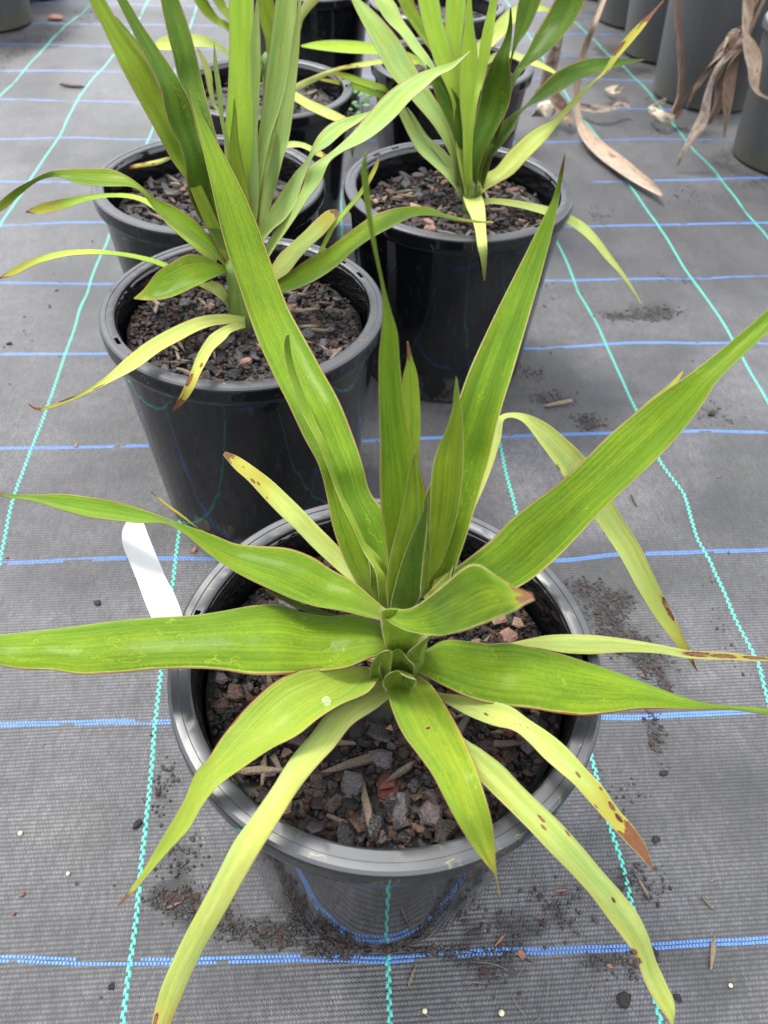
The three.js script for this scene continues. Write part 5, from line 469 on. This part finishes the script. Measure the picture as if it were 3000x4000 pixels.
// ---------------------------------------------------------------- withered leaves and stalks at the right
const deadTex = (a, b, seed) => dataTex(96, 384, (x, y) => { const u = x / 96, v = y / 384, f = vnoise(u * 22 + seed, v * 5), l = fbm(u * 4 + seed, v * 16), m = vnoise(u * 30, v * 120); let c = mix3(a, b, clamp(0.5 * f + 0.7 * l - 0.1)); c = mix3(c, [0.05, 0.025, 0.014], sstep(0.62, 0.8, fbm(u * 5 + seed * 3, v * 22)) * 0.7); return c.map(q => q * (0.85 + 0.3 * m)); });
const deadMat = (a, b, seed) => new THREE.MeshPhysicalMaterial({ map: deadTex(a, b, seed), roughness: 0.85, transmission: 0.15, thickness: 0, bumpMap: veinBump, bumpScale: 0.0008 });
const tanM = deadMat([0.12, 0.07, 0.038], [0.25, 0.18, 0.12], 3), brownM = deadMat([0.045, 0.021, 0.010], [0.12, 0.066, 0.034], 5), creamM = deadMat([0.21, 0.165, 0.11], [0.32, 0.265, 0.19], 8), greyM = deadMat([0.07, 0.048, 0.034], [0.17, 0.125, 0.09], 9);
const dead = (name, o) => leafGeometry(LEAVES[name], AXIS.x, { sag: 0.2, thick: 0.0009, crumple: 0.011, sub: 6, cols: 8, seed: name.length + name.charCodeAt(2), ...o });
const rest = g => g;
solo('dead_leaf', dead('x01', { sag: 0.2, crumple: 0.004 }), tanM, 'long dried tan leaf with its stalk, blade lying on the mat across a green thread', 'dead leaf');
solo('dead_stalk', dead('x02', { sag: 0.35, crumple: 0.003 }), brownM, 'brown dried stalk standing against the wide grey pot', 'stalk');
solo('dead_leaf', dead('x03', {}), creamM, 'curled cream dead leaf at the foot of the brown stalk', 'dead leaf');
solo('dead_leaf', dead('x07', {}), greyM, 'grey brown withered leaf drooping behind the right of centre plant', 'dead leaf');
solo('dead_leaf', dead('x08', { sag: 0.3 }), creamM, 'rounded cream dead leaf lying beside the black pot behind', 'dead leaf');
solo('dead_leaf', dead('x09', {}), brownM, 'dark brown crumpled leaf base next to the rounded cream leaf', 'dead leaf');
solo('dead_leaf', dead('x10', {}), greyM, 'curled dry leaf piece lying flat, right of the crumpled brown leaf base', 'dead leaf');
solo('dead_leaf', dead('x11', {}), creamM, 'small cream leaf scrap on the mat before the third grey pot', 'dead leaf');
{
  const g = thing('withered_plant', 'withered brown plant hanging out of the nearest grey pot at the right edge', 'plant', [0.955, 0.25, -1.99]), off = V(-0.955, -0.25, 1.99);
  for (const [n, m] of [['x04', greyM], ['x05', brownM], ['x06', tanM]]) part('withered_leaf', dead(n, { crumple: 0.009 }).translate(off.x, off.y, off.z), m, g);
  const q = n => V((LEAVES[n][0][0] + LEAVES[n][0][3]) / 2, (LEAVES[n][0][1] + LEAVES[n][0][4]) / 2, (LEAVES[n][0][2] + LEAVES[n][0][5]) / 2).add(off);
  const wr = rng(314), hub = q('x04');
  for (let i = 0; i < 6; i++) {   // extra torn strips curling down from the same stalks
    const a = 2.4 + 2.6 * wr(), L = 0.09 + 0.10 * wr(), p = hub.clone().lerp(q('x05'), wr()), rows = [], tw = 1.5 + 3 * wr(), w0 = 0.006 + 0.009 * wr();
    for (let k = 0; k <= 8; k++) { const t = k / 8, w = w0 * Math.sin(Math.PI * (0.1 + 0.9 * t)) + 0.0012, ang = a + tw * t, cx = p.x + Math.cos(a) * L * 0.45 * t + 0.012 * Math.sin(5 * t + i), cy = p.y + 0.02 * Math.sin(3 * t) - L * t * (0.5 + 0.55 * t), cz = p.z - Math.sin(a) * L * 0.3 * t + 0.012 * Math.cos(4 * t + i); rows.push([cx - w * Math.cos(ang), cy - w * 0.4, cz - w * Math.sin(ang), cx + w * Math.cos(ang), cy + w * 0.4, cz + w * Math.sin(ang)]); }
    part('withered_leaf', leafGeometry(rows, [0, 0], { sag: 0.25, thick: 0.0008, crumple: 0.008, sub: 5, cols: 6, seed: 20 + i }), [brownM, greyM, brownM, tanM][i % 4], g);
  }
  for (const n of ['x04', 'x05', 'x06']) { const e = q(n), c = new THREE.CatmullRomCurve3([V(0.0, -0.01, 0), V(-0.06, 0.12, 0.005), V(-0.16, 0.17, 0.01).lerp(e, 0.3), e]); part('stalk', new THREE.TubeGeometry(c, 24, 0.0035, 7), brownM, g); }
}

// ---------------------------------------------------------------- unseen tall plants above the frame, placed to keep sky off the right mat
function unseenTallPlant(x, z, seed, label) {
  const r = rng(seed), g = thing('unseen_broad_leaf_plant', label, 'plant', [x, 0.25, z]), lm = sharedMat('deep', STYLES.deep);
  for (let i = 0; i < 17; i++) {
    const a = r() * 6.283, h = 0.38 + 0.75 * r(), dx = Math.cos(a), dz = Math.sin(a), q = 0.03 + 0.05 * r();
    const top = V(dx * q * 2.2, h, dz * q * 2.2);
    part('stalk', new THREE.TubeGeometry(new THREE.CatmullRomCurve3([V(dx * 0.03, -0.02, dz * 0.03), V(dx * q, h * 0.55, dz * q), top]), 10, 0.006, 6), stemMat, g);
    const rows = [], L = 0.34 + 0.16 * r();
    for (let k = 0; k <= 7; k++) { const t = k / 7, w = 0.065 * Math.pow(Math.sin(Math.PI * Math.min(1, t * 0.93 + 0.07)), 0.8) + 0.002, px = top.x + dx * L * t * 0.62, pz = top.z + dz * L * t * 0.62, py = top.y + L * (0.75 * t - 0.45 * t * t); rows.push([px - dz * w, py, pz + dx * w, px + dz * w, py, pz - dx * w]); }
    part('leaf', leafGeometry(rows, [0, 0], { sub: 3, cols: 6, seed: i }), lm, g);
  }
}
unseenTallPlant(0.85, -2.42, 41, 'unseen tall broad leaf plant above the frame over the wide grey pot, placed to darken the mat at right');
unseenTallPlant(0.82, -2.80, 42, 'unseen tall broad leaf plant above the frame over the third grey pot, placed to darken the mat at right');
unseenTallPlant(0.79, -3.16, 43, 'unseen tall broad leaf plant above the frame over the fourth grey pot, placed to darken the mat at right');
unseenTallPlant(0.74, -3.52, 44, 'unseen tall broad leaf plant above the frame over the fifth grey pot, placed to darken the mat at right');

// ---------------------------------------------------------------- plant tag
{
  const m = new THREE.MeshPhysicalMaterial({ color: lin(0.172, 0.174, 0.17), roughness: 0.45, map: dataTex(128, 512, (x, y) => { const k = 0.94 + 0.08 * fbm(x / 30, y / 40); const u = x / 128 - 0.52, v = y / 512, ring = Math.abs(Math.hypot(u * 1.1, (v - 0.86) * 5) - 0.24) < 0.035 && vnoise(x / 9, y / 12) > 0.35 || Math.abs(Math.hypot(u * 1.2 - 0.1, (v - 0.80) * 5) - 0.16) < 0.03 && vnoise(x / 7, y / 9) > 0.3; const s = ring ? 0.93 : 1; return [k * s, k * s, k * s * 0.99]; }) });
  solo('plant_tag', leafGeometry(LEAVES.tag, [0.02, -0.29], { sag: 0.03, thick: 0.0009, sub: 6, cols: 6, ripple: 0 }), m, 'blank white plastic plant tag stuck in the left rim of the nearest pot', 'plant tag');
}

// ---------------------------------------------------------------- water drops on leaves
const water = new THREE.MeshPhysicalMaterial({ color: 0xffffff, roughness: 0.03, transmission: 1, thickness: 0, ior: 1.4 });
function drop(leaf, i, u, s, label) {
  const r = LEAVES[leaf], a = r[i], b = r[i + 1], A = V(mix(a[0], a[3], u), mix(a[1], a[4], u), mix(a[2], a[5], u)), W = V(a[3] - a[0], a[4] - a[1], a[5] - a[2]), T = V((b[0] + b[3] - a[0] - a[3]) / 2, (b[1] + b[4] - a[1] - a[4]) / 2, (b[2] + b[5] - a[2] - a[5]) / 2);
  const n = V(0, 0, 0).crossVectors(T, W).normalize(); if (n.dot(V(0, 0.75, 0).sub(A)) < 0) n.negate();
  const w = W.length(), sg = 0.11 * Math.pow(4 * u * (1 - u), 0.8) * w;
  const m = solo('water_drop', new THREE.SphereGeometry(1, 24, 16), water, label, 'water drop', A.addScaledVector(n, -sg + 0.0012).toArray());
  m.scale.set(s * 0.85, s * 0.2, s); m.quaternion.setFromUnitVectors(V(0, 1, 0), n);
}
drop('a14', 3, 0.78, 0.0036, 'flat water drop on the broad leaf pointing to the lower left');
drop('a15', 9, 0.42, 0.0034, 'water drop on the long narrow leaf reaching the bottom edge');

// ---------------------------------------------------------------- litter on the mat
function lay(name, g, m, x, z, turn, s, label, cat, group, lift = 0.0008) { const [u, v] = toUV(x, z), o = solo(name, g, m, label, cat, [x, matH(u, v) + lift, z], group); o.rotation.y = turn; o.scale.setScalar(s); return o; }
const LR = rng(900);
{
  const L = [], q4 = new THREE.Quaternion();
  const put = (x, z, s) => { const [u, v] = toUV(x, z); q4.setFromEuler(new THREE.Euler((LR() - 0.5) * 2, LR() * 6.28, (LR() - 0.5) * 2)); L.push(crumbShapes[Math.floor(LR() * 4)].clone().applyMatrix4(new THREE.Matrix4().compose(V(x, matH(u, v) + 0.0006 * s, z), q4, V(s, s * 0.8, s)))); };
  const gauss = () => (LR() + LR() + LR() - 1.5) * 1.7;
  for (const [x, z, rx, rz, n] of patches) for (let i = 0; i < n * 1.7; i++) put(x + gauss() * rx, z + gauss() * rz, 0.15 + 0.9 * Math.pow(LR(), 2.7));
  for (let i = 0; i < 420; i++) { const v = 0.1 + 2.7 * LR(), u = (LR() - 0.5) * (1.0 + 1.5 * v), [x, z] = toXZ(u, v); put(x, z, 0.2 + 0.9 * Math.pow(LR(), 3)); }
  const m = new THREE.Mesh(mergeGeometries(L), std(0.010, 0.0078, 0.006, 0.7, { map: grain })); m.name = 'soil_crumbs'; m.castShadow = m.receiveShadow = true; scene.add(m); tag(m, 'dark soil crumbs scattered over the weed mat around the pots', 'soil crumbs', undefined, 'stuff');
  const Bt = [[], []];   // small brown mulch bits among the crumbs
  for (const [x, z, rx, rz, n] of patches) for (let i = 0; i < n * 0.16; i++) { const px = x + gauss() * rx, pz = z + gauss() * rz, [u, v] = toUV(px, pz), s = 0.16 + 0.42 * Math.pow(LR(), 2); q4.setFromEuler(new THREE.Euler((LR() - 0.5) * 0.8, LR() * 6.28, (LR() - 0.5) * 0.8)); Bt[i & 1].push((LR() < 0.4 ? splinterShapes[Math.floor(LR() * 6)] : chipShapes[Math.floor(LR() * 14)]).clone().applyMatrix4(new THREE.Matrix4().compose(V(px, matH(u, v) + 0.0012 * s, pz), q4, V(s, s, s)))); }
  Bt.forEach((B, k) => { const o = new THREE.Mesh(mergeGeometries(B), chipMats[[4, 0][k]]); o.name = numbered('mulch_bits'); o.castShadow = o.receiveShadow = true; scene.add(o); tag(o, ['dark brown mulch bits scattered with the soil crumbs on the mat', 'grey brown mulch bits scattered with the soil crumbs on the mat'][k], 'mulch bits', undefined, 'stuff'); });
  const F = [];
  for (let i = 0; i < 26; i++) { const near = i < 15, x = near ? 0.02 + 0.22 * LR() : (LR() - 0.4) * 1.0, z = near ? -0.13 - 0.10 * LR() : -0.2 - 1.2 * LR(), [u, v] = toUV(x, z), a = LR() * 6.28, l = 0.006 + 0.012 * LR(), y = matH(u, v) + 0.0009; F.push(new THREE.TubeGeometry(new THREE.CatmullRomCurve3([V(x - l * Math.cos(a), y, z - l * Math.sin(a)), V(x + 0.3 * l * (LR() - 0.5), y + 0.0007, z + 0.3 * l * (LR() - 0.5)), V(x + l * Math.cos(a), y, z + l * Math.sin(a))]), 6, 0.00028, 4)); }
  const f = new THREE.Mesh(mergeGeometries(F), std(0.085, 0.075, 0.055, 0.8)); f.name = 'root_fibres'; f.castShadow = f.receiveShadow = true; scene.add(f); tag(f, 'fine pale root fibres scattered on the mat in front of the nearest pot', 'fibres', undefined, 'stuff');
}
{
  const bead = new THREE.SphereGeometry(0.0016, 12, 8), beadM = std(0.26, 0.235, 0.14, 0.5);
  const where = [[-0.272, -0.2324, 'left of the green thread below the white tag'], [-0.3279, -0.2659, 'near the left edge of the mat, above another bead'], [-0.3074, -0.2131, 'near the left edge, brownish and lowest there but one'], [-0.3089, -0.1969, 'lowest at the left edge of the mat'], [0.0563, -0.1397, 'near the bottom edge just right of the green thread'], [0.1206, -0.1413, 'at the bottom edge between two long drooping leaves'], [0.3206, -0.1705, 'in the lower right corner'], [-0.0351, -0.2169, 'by the dark crumbs left of the nearest pot']];
  where.forEach(([x, z, s], i) => { const o = lay('fertilizer_bead', bead, i === 2 || i === 3 ? chipMats[5] : beadM, x, z, i, 1.15 + 0.25 * (i % 3), 'tiny pale fertilizer bead ' + s, 'bead', undefined, 0.0012); o.scale.y *= 0.85; });
  const orange = std(0.11, 0.04, 0.018, 0.7, { map: grain }), pink = std(0.11, 0.06, 0.046, 0.7, { map: grain });
  [[0.182, -0.2404, 0.1, 1.2, orange, 'orange wood flake beside the drooping lower right leaf'], [0.1403, -0.1868, 2.2, 1.0, orange, 'orange flake on the blue thread in front of the nearest pot'], [0.1226, -0.1962, 0.8, 0.7, orange, 'small red flake at the foot of the nearest pot'], [0.2177, -0.1808, 2.9, 0.6, orange, 'small orange flake under the drooping lower right leaf'], [0.3267, -0.257, 0.3, 0.5, pink, 'lone pinkish flake near the right edge of the lower mat'], [-0.2377, -0.6268, 1.1, 0.9, orange, 'orange flake behind the upper left leaf of the nearest plant'], [0.4799, -0.8179, 0.5, 0.8, chipMats[7], 'pale angular bark flake near the right edge above the big right leaf'], [-0.4467, -0.8106, 1.4, 0.8, pink, 'pinkish flake on the blue thread at the left'], [-0.1717, -0.2101, 0.4, 0.8, chipMats[5], 'tan flake among dark crumbs left of the nearest pot'], [-1.145, -2.8243, 0.3, 4.5, orange, 'reddish bark piece lying near the top left corner pots']]
    .forEach(([x, z, t, s, m, l], i) => lay('bark_flake', i % 2 ? chipShapes[(i * 5) % 14] : splinterShapes[i % 6], m, x, z, t, s * 0.62, l, 'bark flake', undefined, 0.0013 * s));
  [[0.2808, -0.2922, 0.4, 1.3, 'round black soil clod beside the brown leaf tip'], [0.226, -0.1552, 1.4, 1.3, 'black clod near the bottom edge left of the drooping leaf end'], [0.2577, -0.1953, 2.4, 1.0, 'ragged black clod on the blue thread under the drooping leaf'], [0.2721, -0.159, 0.9, 0.8, 'black clod right of the drooping leaf end'], [-0.2074, -0.1453, 0.2, 0.7, 'small dark clod in the lower left corner'], [0.5065, -0.9614, 0.7, 1.7, 'black pebble like clod above the big right leaf'], [-0.3352, -0.5366, 1.7, 1.0, 'dark clod left of the white tag'], [0.3043, -0.3625, 0.2, 0.9, 'upright dark clod right of the nearest pot'], [-0.221, -0.2798, 1.0, 1.2, 'dark clod sitting on the green thread left of the nearest pot'], [-0.6295, -1.0453, 0.6, 1.0, 'dark clod at the left edge beside the second pot row']]
    .forEach(([x, z, t, s, l], i) => lay('soil_clod', chipShapes[(i * 3) % 14], chipMats[2], x, z, t, s * 0.6, l, 'soil clod', undefined, 0.0016 * s));
  [[0.0451, -0.1646, 1.15, 1.25, 1, 'straw coloured splinter below the blue thread in front of the nearest pot'], [0.2596, -0.2475, 1.9, 1.1, 1, 'dry splinter beside the green thread at lower right'], [0.3107, -0.1942, 1.2, 1.2, 1, 'dry splinter crossing the blue thread at lower right'], [0.3459, -0.7611, 1.7, 1.6, 2, 'brown twig below the big right leaf'], [-0.90, -2.22, -0.15, 4.0, 2, 'long dark bark strip lying on the mat at upper left'], [0.267, -0.9641, 0.35, 2.0, 1, 'curled twig on the mat right of the tall dark pot'], [0.3172, -0.2364, 2.2, 1.0, 0, 'thin dry splinter right of the brown leaf tip']]
    .forEach(([x, z, t, s, k, l], i) => lay('wood_splinter', splinterShapes[i % 6], woodMats[k], x, z, t, s * 0.75, l, 'splinter', undefined, 0.0013 * s));
  // small green weed between the far pots
  const w = thing('small_weed', 'small bright green weed between the black pots near the top', 'weed', [-0.12, 0.0, -1.86]), wm = new THREE.MeshPhysicalMaterial({ color: lin(0.03, 0.11, 0.008), roughness: 0.85, transmission: 0.3, thickness: 0 }), wr = rng(71);
  for (let i = 0; i < 46; i++) { const a = wr() * 6.28, q = 0.005 + 0.05 * Math.sqrt(wr()), h = 0.05 + 0.10 * wr(), g = new THREE.SphereGeometry(1, 8, 5); const m = part('leaf', g, wm, w); m.position.set(q * Math.cos(a), h, q * Math.sin(a)); m.scale.set(0.009, 0.0012, 0.006); m.rotation.set((wr() - 0.5), wr() * 6.28, (wr() - 0.5)); }
  for (let i = 0; i < 7; i++) { const a = i * 0.9; part('stem', new THREE.TubeGeometry(new THREE.CatmullRomCurve3([V(0, -0.002, 0), V(0.012 * Math.cos(a), 0.05, 0.012 * Math.sin(a)), V(0.04 * Math.cos(a), 0.12, 0.04 * Math.sin(a))]), 8, 0.0009, 5), wm, w); }
}
renderer.render(scene, camera);
